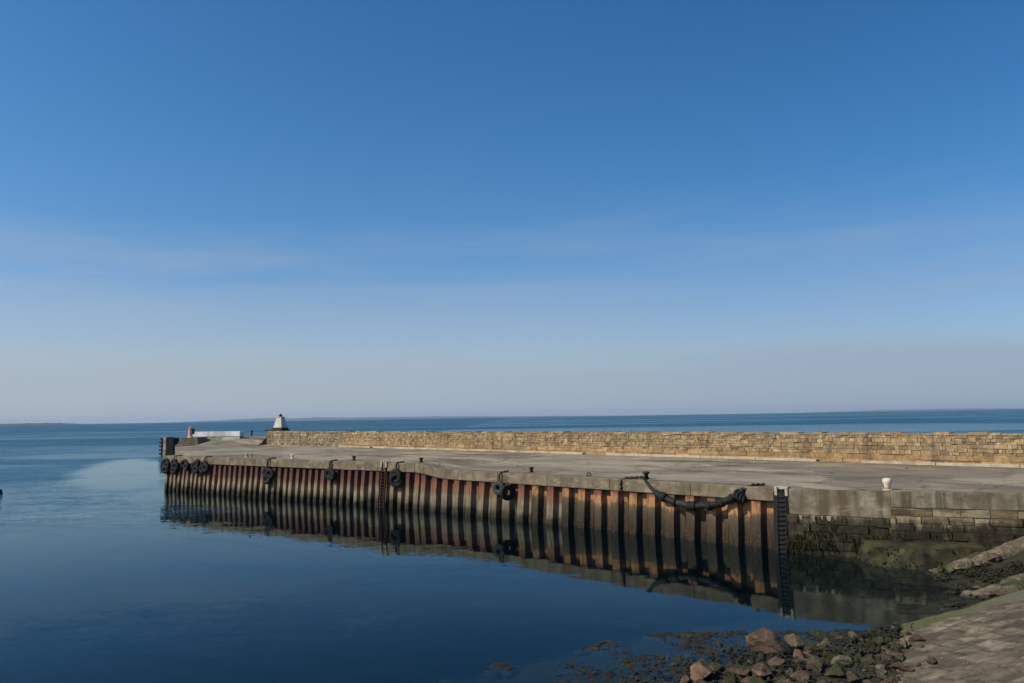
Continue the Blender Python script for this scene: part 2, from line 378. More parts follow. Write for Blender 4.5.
def m_water():
    m, t = newmat('sea_water'); p = t.pos(); x, y, z = t.sep(p)
    # how far the wind reaches: sheltered inside the harbour, ruffled outside, with slicks
    pn = t.noise(t.mapv(p, rot=(0, 0, R(8)), scl=(.008, .022, 1)), 1., 4, .55, .6)
    pn2 = t.noise(t.mapv(p, (7, 3, 0), scl=(.0016, .006, 1)), 1., 4, .6, .4)
    q = t.mapv(t.mapv(t.mapv(p, (65., -128., 0.)), rot=(0, 0, R(-25.5))), scl=(1 / 8., 1 / 46., 0))      # the slick lying off the pier head
    wob = t.math('MULTIPLY', t.math('SUBTRACT', t.noise(p, .07, 4, .6), .5), .9)
    d = t.math('ADD', t.n('ShaderNodeVectorMath', {0: q}, operation='LENGTH').outputs['Value'], wob)
    slick = t.sstep(d, 1.25, .7)
    dist = t.n('ShaderNodeVectorMath', {0: p}, operation='LENGTH').outputs['Value']
    out = t.sstep(t.math('ADD', dist, t.math('MULTIPLY', wob, 26.)), 62., 104.)
    lee = t.n('ShaderNodeVectorMath', {0: t.n('ShaderNodeVectorMath', {0: p, 1: (34.9, -86.1, 0.)}, operation='ADD').outputs[0], 1: (-.574, -.819, 0.)}, operation='DOT_PRODUCT').outputs['Value']      # metres off the pier face: its lee stays smooth
    lee = t.math('MULTIPLY', t.sstep(t.math('ADD', lee, t.math('MULTIPLY', wob, 6.)), 12., 4.), t.sstep(x, -46., -41.))
    out = t.math('MULTIPLY', out, t.math('SUBTRACT', 1., lee))
    amt = t.math('ADD', t.math('MULTIPLY', out, t.math('ADD', .2, t.math('MULTIPLY', t.sstep(pn, .4, .58), .55))), t.math('ADD', .012, t.math('MULTIPLY', t.sstep(t.noise(t.mapv(p, (31, 7, 0), rot=(0, 0, R(10)), scl=(.02, .06, 1)), 1., 4, .6, .5), .46, .66), .022)))
    far = t.sstep(dist, 140., 420.)
    amt = t.math('ADD', amt, t.math('MULTIPLY', far, t.math('ADD', .45, t.math('MULTIPLY', t.sstep(pn2, .4, .6), .9))))
    amt = t.math('MULTIPLY', amt, t.math('SUBTRACT', 1., t.math('MULTIPLY', slick, .93)))
    # slopes of the ripples straight from noise: long lazy ones, wavelets and fine ruffle
    def slope(scl, rot, sc_, det, amp):
        nz = t.n('ShaderNodeTexNoise', {'Vector': t.mapv(p, rot=(0, 0, R(rot)), scl=scl), 'Scale': sc_, 'Detail': det, 'Roughness': .6}).outputs['Color']
        v = t.n('ShaderNodeVectorMath', {0: nz, 1: (.5, .5, .5)}, operation='SUBTRACT').outputs[0]
        return t.n('ShaderNodeVectorMath', {0: v, 1: (amp, amp, 0.)}, operation='MULTIPLY').outputs[0]
    a_ = slope((.3, 1., 1), 12, .22, 1., .5); b_ = slope((.55, 1.3, 1), -20, .9, 2., 1.); c_ = slope((.7, 1.3, 1), 30, 3.6, 3., 1.1)
    sl = t.n('ShaderNodeVectorMath', {0: t.n('ShaderNodeVectorMath', {0: a_, 1: b_}, operation='ADD').outputs[0], 1: c_}, operation='ADD').outputs[0]
    sl = t.n('ShaderNodeVectorMath', {0: sl, 'Scale': amt}, operation='SCALE').outputs[0]
    nrm = t.n('ShaderNodeVectorMath', {0: t.n('ShaderNodeVectorMath', {0: sl, 1: (0, 0, 1)}, operation='ADD').outputs[0]}, operation='NORMALIZE').outputs[0]
    fr = t.n('ShaderNodeFresnel', {'IOR': 1.22, 'Normal': nrm})
    gl = t.n('ShaderNodeBsdfGlossy', {'Color': (.8, .97, 1.), 'Roughness': .03, 'Normal': nrm})
    tr = t.n('ShaderNodeBsdfTransparent', {'Color': (.8, .84, .8)})
    df = t.n('ShaderNodeBsdfDiffuse', {'Color': (.005, .035, .06)})
    under = t.n('ShaderNodeMixShader', {0: t.math('ADD', .08, t.math('MULTIPLY', out, .5)), 1: tr, 2: df})
    calm = t.n('ShaderNodeMixShader', {0: fr.outputs[0], 1: under, 2: gl})
    ruff = t.n('ShaderNodeBsdfPrincipled', {'Base Color': (.012, .085, .135), 'Roughness': .4, 'IOR': 1.33, 'Normal': nrm})      # wind-ruffled water: many small facets
    fm = t.math('MULTIPLY', out, t.math('ADD', .5, t.math('MULTIPLY', t.sstep(pn, .38, .58), .42)))
    fm = t.math('MAXIMUM', fm, t.math('MULTIPLY', far, t.math('ADD', .42, t.math('MULTIPLY', t.sstep(pn2, .42, .56), .58))))
    fm = t.math('MULTIPLY', fm, t.math('SUBTRACT', 1., slick))
    t.out(t.n('ShaderNodeMixShader', {0: fm, 1: calm, 2: ruff}), t.n('ShaderNodeVolumeAbsorption', {'Color': (.3, .52, .58), 'Density': .5}))
    return m
M_water = m_water()

# ------------------------------------------------------------------ ground, water, far coast, haze
LAND = [(-60, -20), (-20, 14), (3.6, 22.2), (9.2, 25.6), (14.3, 28.9), (18.0, 31.0), (20.0, 33.2), (20.9, 36.2), (22, 42), (40, 52), (60, 40), (120, 20), (160, -80), (-60, -80)]
LP = np.array(LAND, float)
def land_dist(X, Y):
    """signed distance to the waterline, positive on land"""
    best = np.full(X.shape, 1e9); inside = np.zeros(X.shape, bool)
    n = len(LP)
    for i in range(n):
        a = LP[i]; b = LP[(i + 1) % n]; ab = b - a
        t = np.clip(((X - a[0]) * ab[0] + (Y - a[1]) * ab[1]) / (ab @ ab), 0, 1)
        best = np.minimum(best, np.hypot(X - a[0] - t * ab[0], Y - a[1] - t * ab[1]))
        c = ((a[1] > Y) != (b[1] > Y)) & (X < (b[0] - a[0]) * (Y - a[1]) / (b[1] - a[1] + 1e-12) + a[0])
        inside ^= c
    return np.where(inside, best, -best)
def ground_h(X, Y):
    X = np.asarray(X, float); Y = np.asarray(Y, float)
    d = land_dist(X, Y)
    land = np.where(d < 8, .1 * d, .8 + .46 * (d - 8)); land = np.minimum(land, 6.3)
    land = land + .75 * np.exp(-(((X - 27) / 5.) ** 2 + ((Y - 37.5) / 5.) ** 2)) * (d > 0) * np.clip(d / 4, 0, 1)
    shelf = np.clip((X + 2) / 3, 0, 1) * np.clip((11.5 - X) / 4, 0, 1)
    sea = np.where(d > -4.2, (.11 - .09 * shelf) * d, (.11 - .09 * shelf) * -4.2 + .3 * (d + 4.2)); sea = np.maximum(sea, -8.)
    return np.where(d > 0, land, sea)
def gz(x, y): return float(ground_h(np.array([x]), np.array([y]))[0])

def make_terrain():
    xs = np.concatenate([[-99500, -5000, -1500, -500, -200, -90, -45, -28], np.arange(-18, 44.1, .3), [48, 55, 70, 100, 200, 500, 1500, 5000, 99500]])
    ys = np.concatenate([[-99500, -5000, -1500, -400, -120, -50, -20, -5, 3], np.arange(8, 47.1, .3), [52, 60, 75, 100, 140, 200, 400, 1500, 5000, 99500]])
    X, Y = np.meshgrid(xs, ys); Z = ground_h(X, Y)
    near = (X > -18) & (X < 44) & (Y > 8) & (Y < 47)
    nx = len(xs); ny = len(ys)
    Zf = Z.copy()
    for j in range(ny):
        for i in range(nx):
            if near[j, i]:
                v = Vector((X[j, i] * 1.1, Y[j, i] * 1.1, 0))
                Zf[j, i] += .09 * noise.noise(v * .9) + .07 * noise.noise(v * 2.3) + .03 * noise.noise(v * 5)
    vs = np.stack([X, Y, Zf], -1).reshape(-1, 3).tolist()
    fs = [(j * nx + i, j * nx + i + 1, (j + 1) * nx + i + 1, (j + 1) * nx + i) for j in range(ny - 1) for i in range(nx - 1)]
    me = bpy.data.meshes.new('terrain'); me.from_pydata(vs, [], fs); me.polygons.foreach_set('use_smooth', [True] * len(fs))
    o = bpy.data.objects.new('terrain', me); col.objects.link(o); me.materials.append(M_terrain)
    tag(o, 'dark weedy stony shore running down under the harbour water', 'ground', kind='structure')
make_terrain()

b = MB(); b.box((-99000, -99000, -9), (99000, 99000, 0))
w = b.build('water', M_water)
tag(w, 'blue sea with a calm harbour basin beside the pier', 'water', kind='structure')

def hills(name, label, ang0, ang1, dist, prof, seed):
    """low far coast: a strip of rising ground with real depth"""
    b = MB(); n = 90; rows = 7
    g = []
    for r in range(rows):
        row = []
        for i in range(n + 1):
            t = i / n; a = ang0 + (ang1 - ang0) * t
            dd = dist + r * dist * .03
            e = math.sin(math.pi * r / (rows - 1)) if r else 0
            h = prof(t) * e * (1 + .35 * noise.noise(Vector((t * 14 + seed, r * .8, 0))) + .2 * noise.noise(Vector((t * 40, r, seed)))) 
            row.append((dd * math.sin(a), dd * math.cos(a), h if 0 < r < rows - 1 else -1.5))
        g.append(row)
    vs = [p for row in g for p in row]; m = n + 1
    fs = [(r * m + i, r * m + i + 1, (r + 1) * m + i + 1, (r + 1) * m + i) for r in range(rows - 1) for i in range(n)]
    b.add(vs, fs)
    o = b.build(name, M_hill, smooth=True); tag(o, label, 'hills', kind='structure')
hills('hills', 'low dark headland far off on the left horizon', R(-37), R(-29.5), 24000, lambda t: 46 * min(1, (1 - t) * 5), 3)
hills('hills', 'long faint blue coast along the middle of the horizon', R(-25), R(8), 70000, lambda t: 230 * min(1, t * 6, (1 - t) * 2), 8)
hills('hills', 'faint hazy coast far off on the right horizon', R(20), R(38), 78000, lambda t: 150 * min(1, t * 3, (1 - t) * 3), 15)

def make_haze():
    m, t = newmat('sea_haze')
    o = t.n('ShaderNodeOutputMaterial')
    v = t.n('ShaderNodeVolumePrincipled', {'Color': (.66, .82, 1.), 'Density': 1.15e-5, 'Anisotropy': .1})
    t.t.links.new(v.outputs[0], o.inputs['Volume'])
    b = MB(); b.box((-99800, -99800, -10), (99800, 99800, 520))
    h = b.build('haze', m); tag(h, 'thin sea haze over the water and far coast', 'haze', kind='stuff')
make_haze()

# ------------------------------------------------------------------ pier
pier = empty('pier', (0, 0, 0))
tag(pier, 'long concrete pier faced with rusty sheet piling, reflected in the calm harbour', 'pier')

def sheet_pile(s, pitch, D, r, wo, ztop, mt):
    """one folded sheet: outer pan, web going in, inner pan, web coming out; leans back with the batter"""
    j = random.uniform(-.045, .03); wv = random.uniform(-.03, .03); ln = random.uniform(-.012, .012)
    prof = [(0, 0), (wo, 0), (wo + r, -D), (pitch - r, -D), (pitch + .004, 0)]
    prof = [(a, d - (.012 if i % 2 else 0)) for i, (a, d) in enumerate(prof)]
    b = MB(); zs = [-1.4, .5, 1.4, 2.3, ztop]
    th = .03
    n = len(prof)
    fr = [[(a + ln * z + wv * math.sin(z * 1.3 + a * 5) * (0 < a < pitch), -(d + j) + BATTER * z + .02 * math.sin(z * 2 + j * 300), z) for a, d in prof] for z in zs]       # local +x to the root, local -y to the harbour
    bk = [[(x_, y_ + th, z_) for x_, y_, z_ in r_] for r_ in fr]
    for k in range(len(zs) - 1):
        for i in range(n - 1):
            b.face([fr[k][i], fr[k][i + 1], fr[k + 1][i + 1], fr[k + 1][i]])
            b.face([bk[k][i + 1], bk[k][i], bk[k + 1][i], bk[k + 1][i + 1]])
    for i in range(n - 1): b.face([fr[-1][i], fr[-1][i + 1], bk[-1][i + 1], bk[-1][i]])
    p = wall(s)
    b.build('sheet_pile', mt, pier, loc=(p.x, p.y, 0), rz=wall_rz(s))

s = .5
while s < SEG[0] - .3:                                   # s is the far end of the sheet; local x runs back to the root
    s += 1.48
    e = min(s, SEG[0])
    sheet_pile(e, 1.48, .46, .15, .62, deck_z(e) - .68, M_sheetR if e < 19 + random.uniform(-2, 2) else M_sheetM)
k = 0
base = SEG[0]
while base + (k + 1) * .955 < base + SEG[1] + .2:
    k += 1
    e = min(base + k * .955, base + SEG[1] - .001)
    sheet_pile(e, .955, .4, .08, .42, deck_z(e) - .68, M_sheetL)
base = SEG[0] + SEG[1]
k = 0
while (k + 1) * .9 < SEG[2] + .3:
    k += 1
    e = base + k * .9
    sheet_pile(e, .9, .42, .08, .38, deck_z(e) - .68, M_sheetL)

# cope beam: cast in lengths of about 6 m, slightly out of line
def cope():
    b = MB()
    cuts = [-.05]
    corners = [SEG[0], SEG[0] + SEG[1], STOT + .3]
    while cuts[-1] < corners[-1] - .1:
        nx = cuts[-1] + random.uniform(4.6, 6.4)
        c = [x for x in corners if cuts[-1] + .2 < x]
        nx = min(nx, c[0]) if c and nx > c[0] - 1.5 else nx
        cuts.append(min(nx, corners[-1]))
    for a, c in zip(cuts, cuts[1:]):
        o = random.uniform(-.02, .03); sub = 4 if 27 < a < 40 or 27 < c < 40 else 1
        for q in range(sub):
            s0 = a + (c - a) * q / sub + (.012 if q == 0 else 0); s1 = a + (c - a) * (q + 1) / sub - (.012 if q == sub - 1 else 0)
            def P(ss, n, z):
                e = min(max(ss, 0.), STOT + .3)
                pt, u, nn = wall_at(min(max(e, a + .01), c - .01))
                pt = wall_at(min(max(e, a + .01), c - .01))[0] + (-u) * (ss - min(max(e, a + .01), c - .01))
                qv = pt + nn * NS * (n - BATTER * 3); qv.z = z
                return qv
            z0, z1 = deck_z(s0), deck_z(s1)
            bot = .77
            b.hexa([P(s1, .1 + o, z1 - bot), P(s0, .1 + o, z0 - bot), P(s0, -1.2, z0 - bot), P(s1, -1.2, z1 - bot),
                    P(s1, .08 + o, z1 + .02), P(s0, .08 + o, z0 + .02), P(s0, -1.2, z0 + .02), P(s1, -1.2, z1 + .02)])
    o = b.build('cope_beam', M_cope, pier)
    bevel(o, .035)
cope()

PAR0 = Vector((38.5, 52.7, 0)); PAR1 = Vector((-41.3, 126.5, 0))           # harbour face of the sea wall
UP = (PAR1 - PAR0).normalized(); NP = Vector((UP.y, -UP.x, 0)); NP = NP if NP.y < 0 else -NP
QUAY = [Vector((15.75, 44.45, 0)), Vector((20.6, 41.75, 0)), Vector((27.2, 39.3, 0)), Vector((46, 33.0, 0))]

def deck():
    fr = [(QUAY[3], 3.75), (QUAY[2], 3.68), (QUAY[1], 3.64), (QUAY[0], 3.6)]
    for s in list(np.linspace(1.2, STOT, 40)): 
        p = wall(float(s), -1.15, 3.); fr.append((p, deck_z(float(s))))
    n = len(fr)
    L = (PAR1 - PAR0).length
    rows = []
    for i, (p, z) in enumerate(fr):
        t = i / (n - 1)
        if i < 3: k = -14 + 15 * i / 3
        else: k = 1 + (L - 1) * (i - 3) / (n - 4)
        q = PAR0 + UP * k - NP * .3
        zb = 3.85 + .25 * max(0, min(1, k / L))
        row = []
        for j in range(13):
            f = j / 12
            v = Vector((p.x, p.y, 0)).lerp(q, f)
            zz = z + (zb - z) * f + .035 * noise.noise(v * .12) * (1 if 0 < j < 12 else 0)
            row.append((v.x, v.y, zz))
        rows.append(row)
    # the pier head beyond the end of the wall
    e = rows[-1]
    hp = [Vector((-58.2, 130, 4.05)), Vector((-63, 143, 4.1)), Vector((-50, 150, 4.1)), Vector((-36, 138, 4.1))]
    b = MB(); m = 13
    vs = [p for r in rows for p in r]
    b.add(vs, [(i * m + j, i * m + j + 1, (i + 1) * m + j + 1, (i + 1) * m + j) for i in range(len(rows) - 1) for j in range(m - 1)])
    for j in range(12):
        f0 = j / 12; f1 = (j + 1) / 12
        A0 = Vector(e[0]).lerp(hp[0], f0); A1 = Vector(e[0]).lerp(hp[0], f1)
        b.face([A0, e[j], e[j + 1], A1] if j else [e[0], e[1], A1])
    b.face([hp[0], e[12], hp[3], hp[2], hp[1]])
    for f in range(len(b.f)):                                    # every face looks up
        a_, b_, c_ = (Vector(b.v[b.f[f][q]]) for q in (0, 1, 2))
        if (b_ - a_).cross(c_ - a_).z < 0: b.f[f] = b.f[f][::-1]
    o = b.build('deck', M_deck, pier, smooth=True)
    # the body of the pier: side walls and head below the deck
    ring = [wall(0.5, -1.05, 3.)] + [wall(float(x), -1.05, 3.) for x in (SEG[0], SEG[0] + SEG[1], STOT - .2)] + [hp[0], hp[1], hp[2], hp[3], PAR1 - NP * 4, PAR0 - NP * 4, PAR0 + UP * -14 - NP * 4]
    ring = [Vector((p.x, p.y, 0)) for p in ring]
    c = MB()
    for a, d in zip(ring, ring[1:] + ring[:1]):
        c.face([(d.x, d.y, -6), (a.x, a.y, -6), (a.x, a.y, 3.45), (d.x, d.y, 3.45)])
    for a, d in zip(ring[3:8], ring[4:9]):
        c.face([(d.x, d.y, 3.452), (a.x, a.y, 3.452), (a.x, a.y, 4.05), (d.x, d.y, 4.05)])
    c.build('side_wall', M_core, pier)
deck()

# stepped landing and ramp at the pier head
b = MB()
b.hexa([(-50.5, 117, 3.8), (-40.9, 121, 3.8), (-42.5, 130.4, 3.8), (-52.5, 130.4, 3.8), (-50.5, 117, 4.06), (-40.9, 121, 4.1), (-42.5, 130.4, 5.3), (-52.5, 130.4, 4.7)])
b.box((-50, 131.6, 3.8), (-42.5, 141, 5.22))
o = b.build('head_ramp', M_deck, pier); bevel(o, .05)
b = MB()
for i in range(4):
    b.box((-56.0 + i * .12, 125.2 + i * .55, 3.95), (-52.2 - i * .3, 132 - i * .3, 4.3 + i * .37))
o = b.build('head_steps', M_cope, pier); bevel(o, .04)

# ------------------------------------------------------------------ block walls
def block_wall(b, P0, P1, out, z0, courses, palette, back=.5, jitter=.05, ledge=None, gap=.02, zf=None):
    """courses: (height, min length, max length, palette index); out: unit normal of the face; ledge: extra outward offset per course index"""
    L = (P1 - P0).length; u = (P1 - P0).normalized()
    z = z0
    for ci, (h, l0, l1, pi) in enumerate(courses):
        off = ledge[ci] if ledge else 0
        x = -random.uniform(0, l0)
        while x < L:
            l = random.uniform(l0, l1)
            a = max(0, x + gap * random.uniform(.3, 1.2)); c = min(L, x + l - gap * .5)
            x += l
            if c - a < .06: continue
            cc = random.choice(palette[pi]); k = random.uniform(.86, 1.13); cc = tuple(q * k for q in cc)
            f = off + random.uniform(-jitter, jitter)
            zb = z + gap * random.uniform(.2, .9); zt = z + h - gap * random.uniform(0, .5)
            def P(t, d, zz):
                q = P0 + u * t + out * d; return (q.x, q.y, zz + (zf(t) if zf else 0))
            jj = lambda: random.uniform(-.018, .018)
            fl = [P(a + jj(), f + jj(), zb), P(c + jj(), f + jj(), zb + jj()), P(c + jj(), f - .02 + jj(), zt + jj()), P(a + jj(), f - .02 + jj(), zt + jj())]
            bkp = [P(a, -back, zb), P(c, -back, zb), P(c, -back, zt), P(a, -back, zt)]
            b.add(fl + bkp, [(0, 1, 2, 3), (3, 2, 6, 7), (1, 0, 4, 5), (0, 3, 7, 4), (2, 1, 5, 6)] , cc)
        z += h
    return z

OCHRE = [lin(186, 157, 115), lin(176, 147, 107), lin(194, 167, 127), lin(168, 139, 101), lin(179, 146, 109)]
MIXED = [lin(185, 165, 133), lin(173, 153, 121), lin(192, 173, 141), lin(164, 145, 117), lin(154, 134, 107), lin(175, 149, 116), lin(181, 157, 126), lin(142, 126, 104)]
GREYS = [lin(169, 157, 136), lin(155, 143, 122), lin(179, 169, 146), lin(143, 130, 109), lin(159, 145, 120), lin(131, 120, 101)]
PAL = {0: OCHRE, 1: MIXED, 2: GREYS}

sea_wall = empty('sea_wall', (PAR0.x, PAR0.y, 3.8))
tag(sea_wall, 'long ochre sandstone parapet wall along the far side of the pier deck', 'stone wall')
def local(o, par):
    o.parent = par; o.matrix_parent_inverse = Matrix.Translation(par.location).inverted()
LW = (PAR1 - PAR0).length
S0 = PAR0 - UP * 14
LT = (PAR1 - S0).length
def slopez(t): return .25 * max(0, min(1, (t - 14) / LW)) 
b = MB()
core = [S0 - NP * .06, PAR1 - NP * .06, PAR1 - NP * 1.3, S0 - NP * 1.3]
b.hexa([(p.x, p.y, 2.5) for p in core] + [(p.x, p.y, 6.12) for p in core], lin(112, 92, 62))
grey_from = LT - 22
lower = [(.4, 1.1, 2.2, 0), (.42, 1.0, 2.0, 0)]
upper = [(.34, .3, .75, 1), (.36, .28, .7, 1), (.34, .26, .7, 1), (.34, .3, .75, 1), (.3, .35, .9, 1)]
Gp = S0 + UP * grey_from
block_wall(b, S0, Gp, NP, 3.78, lower, PAL, .3, .03, zf=lambda t: slopez(t))
x = 0.
while x < grey_from - .5:
    l = random.uniform(4, 11); c = min(grey_from, x + l)
    if grey_from - c < 3: c = grey_from
    hs = [random.uniform(.2, .48) for _ in range(random.choice([5, 6, 6, 7]))]; k = 1.53 / sum(hs)
    block_wall(b, S0 + UP * x, S0 + UP * c, NP, 4.6, [(h * k, .2, random.choice([.45, .65, .9]), 1) for h in hs], PAL, .3, .035, gap=.018)
    x = c
block_wall(b, Gp, PAR1, NP, 4.02, [(.38, .5, 1.2, 2), (.4, .3, .9, 2), (.38, .3, .8, 2), (.38, .25, .7, 2), (.38, .3, .8, 2), (.36, .3, .9, 2)], PAL, .3, .05)
# capping stones across the thickness of the wall
x = 0
while x < LT:
    l = random.uniform(.7, 1.7); c = min(LT, x + l - .03)
    k = random.uniform(.8, 1.15); cc = tuple(q * k for q in random.choice(GREYS if x > grey_from else MIXED))
    h = random.uniform(-.06, .05)
    a0 = S0 + UP * x; a1 = S0 + UP * c
    pr = random.uniform(-.02, .05)
    pts = [a0 + NP * pr, a0 - NP * 1.36, a1 - NP * 1.36, a1 + NP * pr]
    pts = [pts[0], pts[3], pts[2], pts[1]] if (pts[3] - pts[0]).cross(pts[1] - pts[0]).z > 0 else pts
    b.hexa([(p.x, p.y, 6.125) for p in pts] + [(p.x, p.y, 6.3 + h) for p in pts], cc)
    x += l
# end face of the wall at the pier head
block_wall(b, PAR1 + NP * 0.05, PAR1 - NP * 1.3, UP, 4.02, [(.38, .4, .7, 2)] * 5 + [(.36, .4, .8, 2)], PAL, .05, .06)
o = b.build('masonry', M_parapet); local(o, sea_wall)
b = MB()
for x0, x1 in ((6, 27.6), (31.2, 53.0), (56.0, 93.0), (93.0, 100.5)):
    n = max(1, int((x1 - x0) / 4.5))
    for i in range(n):
        a = x0 + (x1 - x0) * i / n + .02; c = x0 + (x1 - x0) * (i + 1) / n - .02
        wdt = .42 if x0 < 90 else .9
        zz = 3.8 + slopez((a + c) / 2)
        p0 = S0 + UP * a; p1 = S0 + UP * c
        pts = [p0 + NP * .07, p0 + NP * (wdt + random.uniform(-.03, .05)), p1 + NP * (wdt + random.uniform(-.03, .05)), p1 + NP * .07]
        if (pts[1] - pts[0]).cross(pts[3] - pts[0]).z < 0: pts = pts[::-1]
        h = .24
        b.hexa([(p.x, p.y, zz - .3) for p in pts] + [(p.x, p.y, zz + h) for p in pts])
o = b.build('kerb', M_kerb); bevel(o, .03); local(o, sea_wall)
# bastion: the wall thickens behind its end and carries the beacon
b = MB()
q = [PAR1 + UP * 2.0 - NP * 1.42, PAR1 - UP * 7.5 - NP * 1.42, PAR1 - UP * 7.5 - NP * 5.2, PAR1 + UP * 2.0 - NP * 5.2]
if (q[1] - q[0]).cross(q[3] - q[0]).z < 0: q = q[::-1]
b.hexa([(p.x, p.y, 2.8) for p in q] + [(p.x, p.y, 6.28) for p in q], lin(130, 118, 96))
o = b.build('bastion', M_parapet); bevel(o, .06); local(o, sea_wall)

# ------------------------------------------------------------------ masonry quay beside the ladder
quay = empty('masonry_quay', (QUAY[0].x, QUAY[0].y, 0))
tag(quay, 'old stone quay with a pale concrete cap and weed below, joining the pier to shore', 'quay')
def qnorm(a, c):
    d = (c - a).normalized(); n = Vector((d.y, -d.x, 0)); return n if n.y < 0 else -n
DARKS = [lin(120, 108, 90), lin(104, 92, 76), lin(136, 124, 104), lin(92, 80, 66)]
PALES = [lin(158, 146, 122), lin(142, 130, 108), lin(172, 160, 136), lin(128, 114, 92)]
PAL[3] = DARKS; PAL[4] = PALES
b = MB(); cp = MB()
capz = [2.15, 2.75, 2.95]
for i in range(3):
    a, c = QUAY[i], QUAY[i + 1]; n = qnorm(a, c)
    off = .02 * i
    z1a = (3.62, 3.66, 3.7)[i]
    pts = [a + n * off, c + n * off, c - n * 1.6, a - n * 1.6]
    if (pts[1] - pts[0]).cross(pts[3] - pts[0]).z < 0: pts = pts[::-1]
    zb = capz[i]
    cp.hexa([(p.x, p.y, zb) for p in pts] + [(p.x, p.y, z1a) for p in pts])
    # courses below the cap step out one by one
    H = zb + 1.9; hs = []
    while sum(hs) < H - .2: hs.append(random.uniform(.34, .46))
    k = H / sum(hs); hs = [h * k for h in hs]
    m = len(hs); led = [.05 + (m - 1 - j) * (.045, .085, .1)[i] + random.uniform(-.03, .04) for j in range(m)]
    block_wall(b, a - (c - a).normalized() * (0 if i == 0 else .1), c + (c - a).normalized() * .1, n, -1.9, [(h, .6, 1.6, 4 if j > m - 4 and i else 3) for j, h in enumerate(hs)], PAL, .5, .075, ledge=led, gap=.03)
    pts = [a - n * .02, c - n * .02, c - n * 1.6, a - n * 1.6]
    if (pts[1] - pts[0]).cross(pts[3] - pts[0]).z < 0: pts = pts[::-1]
    b.hexa([(p.x, p.y, -2) for p in pts] + [(p.x, p.y, zb - .004) for p in pts], lin(96, 86, 70))
o = b.build('masonry', M_quay); local(o, quay)
o = cp.build('cap', M_cap); bevel(o, .05); local(o, quay)
# lime runs under the cap joint next to the ladder
b = MB(); a, c = QUAY[0], QUAY[1]; n = qnorm(a, c); u = (c - a).normalized()
x = .75
while x < 2.7:
    w_ = random.uniform(.06, .3); h = random.uniform(.1, .6) ** 1.3
    p0 = a + u * x; f = .13
    b.hexa([tuple(p0 + u * w_ * .35 + n * (f - .1) + Vector((0, 0, 2.13 - h))), tuple(p0 + u * w_ * .65 + n * (f - .1) + Vector((0, 0, 2.13 - h))), tuple(p0 + u * w_ * .65 - n * .05 + Vector((0, 0, 2.13 - h))), tuple(p0 + u * w_ * .35 - n * .05 + Vector((0, 0, 2.13 - h))),
            tuple(p0 + n * (f + .02) + Vector((0, 0, 2.14))), tuple(p0 + u * w_ + n * (f + .02) + Vector((0, 0, 2.14))), tuple(p0 + u * w_ - n * .05 + Vector((0, 0, 2.14))), tuple(p0 - n * .05 + Vector((0, 0, 2.14)))])
    o = b.build('lime_run', M_lime); local(o, quay); b = MB()
    x += w_ + random.uniform(.04, .34)
# weed-grown toe that steps out at the foot
b = MB()
T = [Vector((18.3, 39.5, 0)), Vector((20.3, 38.2, 0)), Vector((24, 38.3, 0)), Vector((24, 42, 0)), Vector((20, 44, 0)), Vector((18.6, 43.5, 0))]
Tt = [Vector((18.9, 40.6, .86)), Vector((20.9, 39.4, .9)), Vector((24, 39.2, 1.)), Vector((24, 42, 1.3)), Vector((20.2, 44, 1.2)), Vector((19.3, 43.2, 1.1))]
n = len(T)
for i in range(n):
    j = (i + 1) % n
    A, B = T[i].copy(), T[j].copy(); A.z = B.z = -.9
    N = 6
    for p in range(N):
        for r_ in range(4):
            def Q(f, g):
                lo = A.lerp(B, f); hi = Tt[i].lerp(Tt[j], f); v = lo.lerp(hi, g)
                k = .1 if 0 < g < 1 else .03
                return v + Vector((noise.noise(v * 1.7) * k, noise.noise(v * 1.7 + Vector((9, 0, 0))) * k, noise.noise(v * 2.1 + Vector((0, 5, 0))) * .05))
            b.face([Q(p / N, r_ / 4), Q((p + 1) / N, r_ / 4), Q((p + 1) / N, (r_ + 1) / 4), Q(p / N, (r_ + 1) / 4)])
b.face([p + Vector((0, 0, -.01)) for p in Tt])
TOE = [(Vector(b.v[f[0]]), Vector(b.v[f[1]]), Vector(b.v[f[2]]), Vector(b.v[f[-1]])) for f in b.f if len(f) == 4]
o = b.build('weedy_toe', M_algae); local(o, quay)

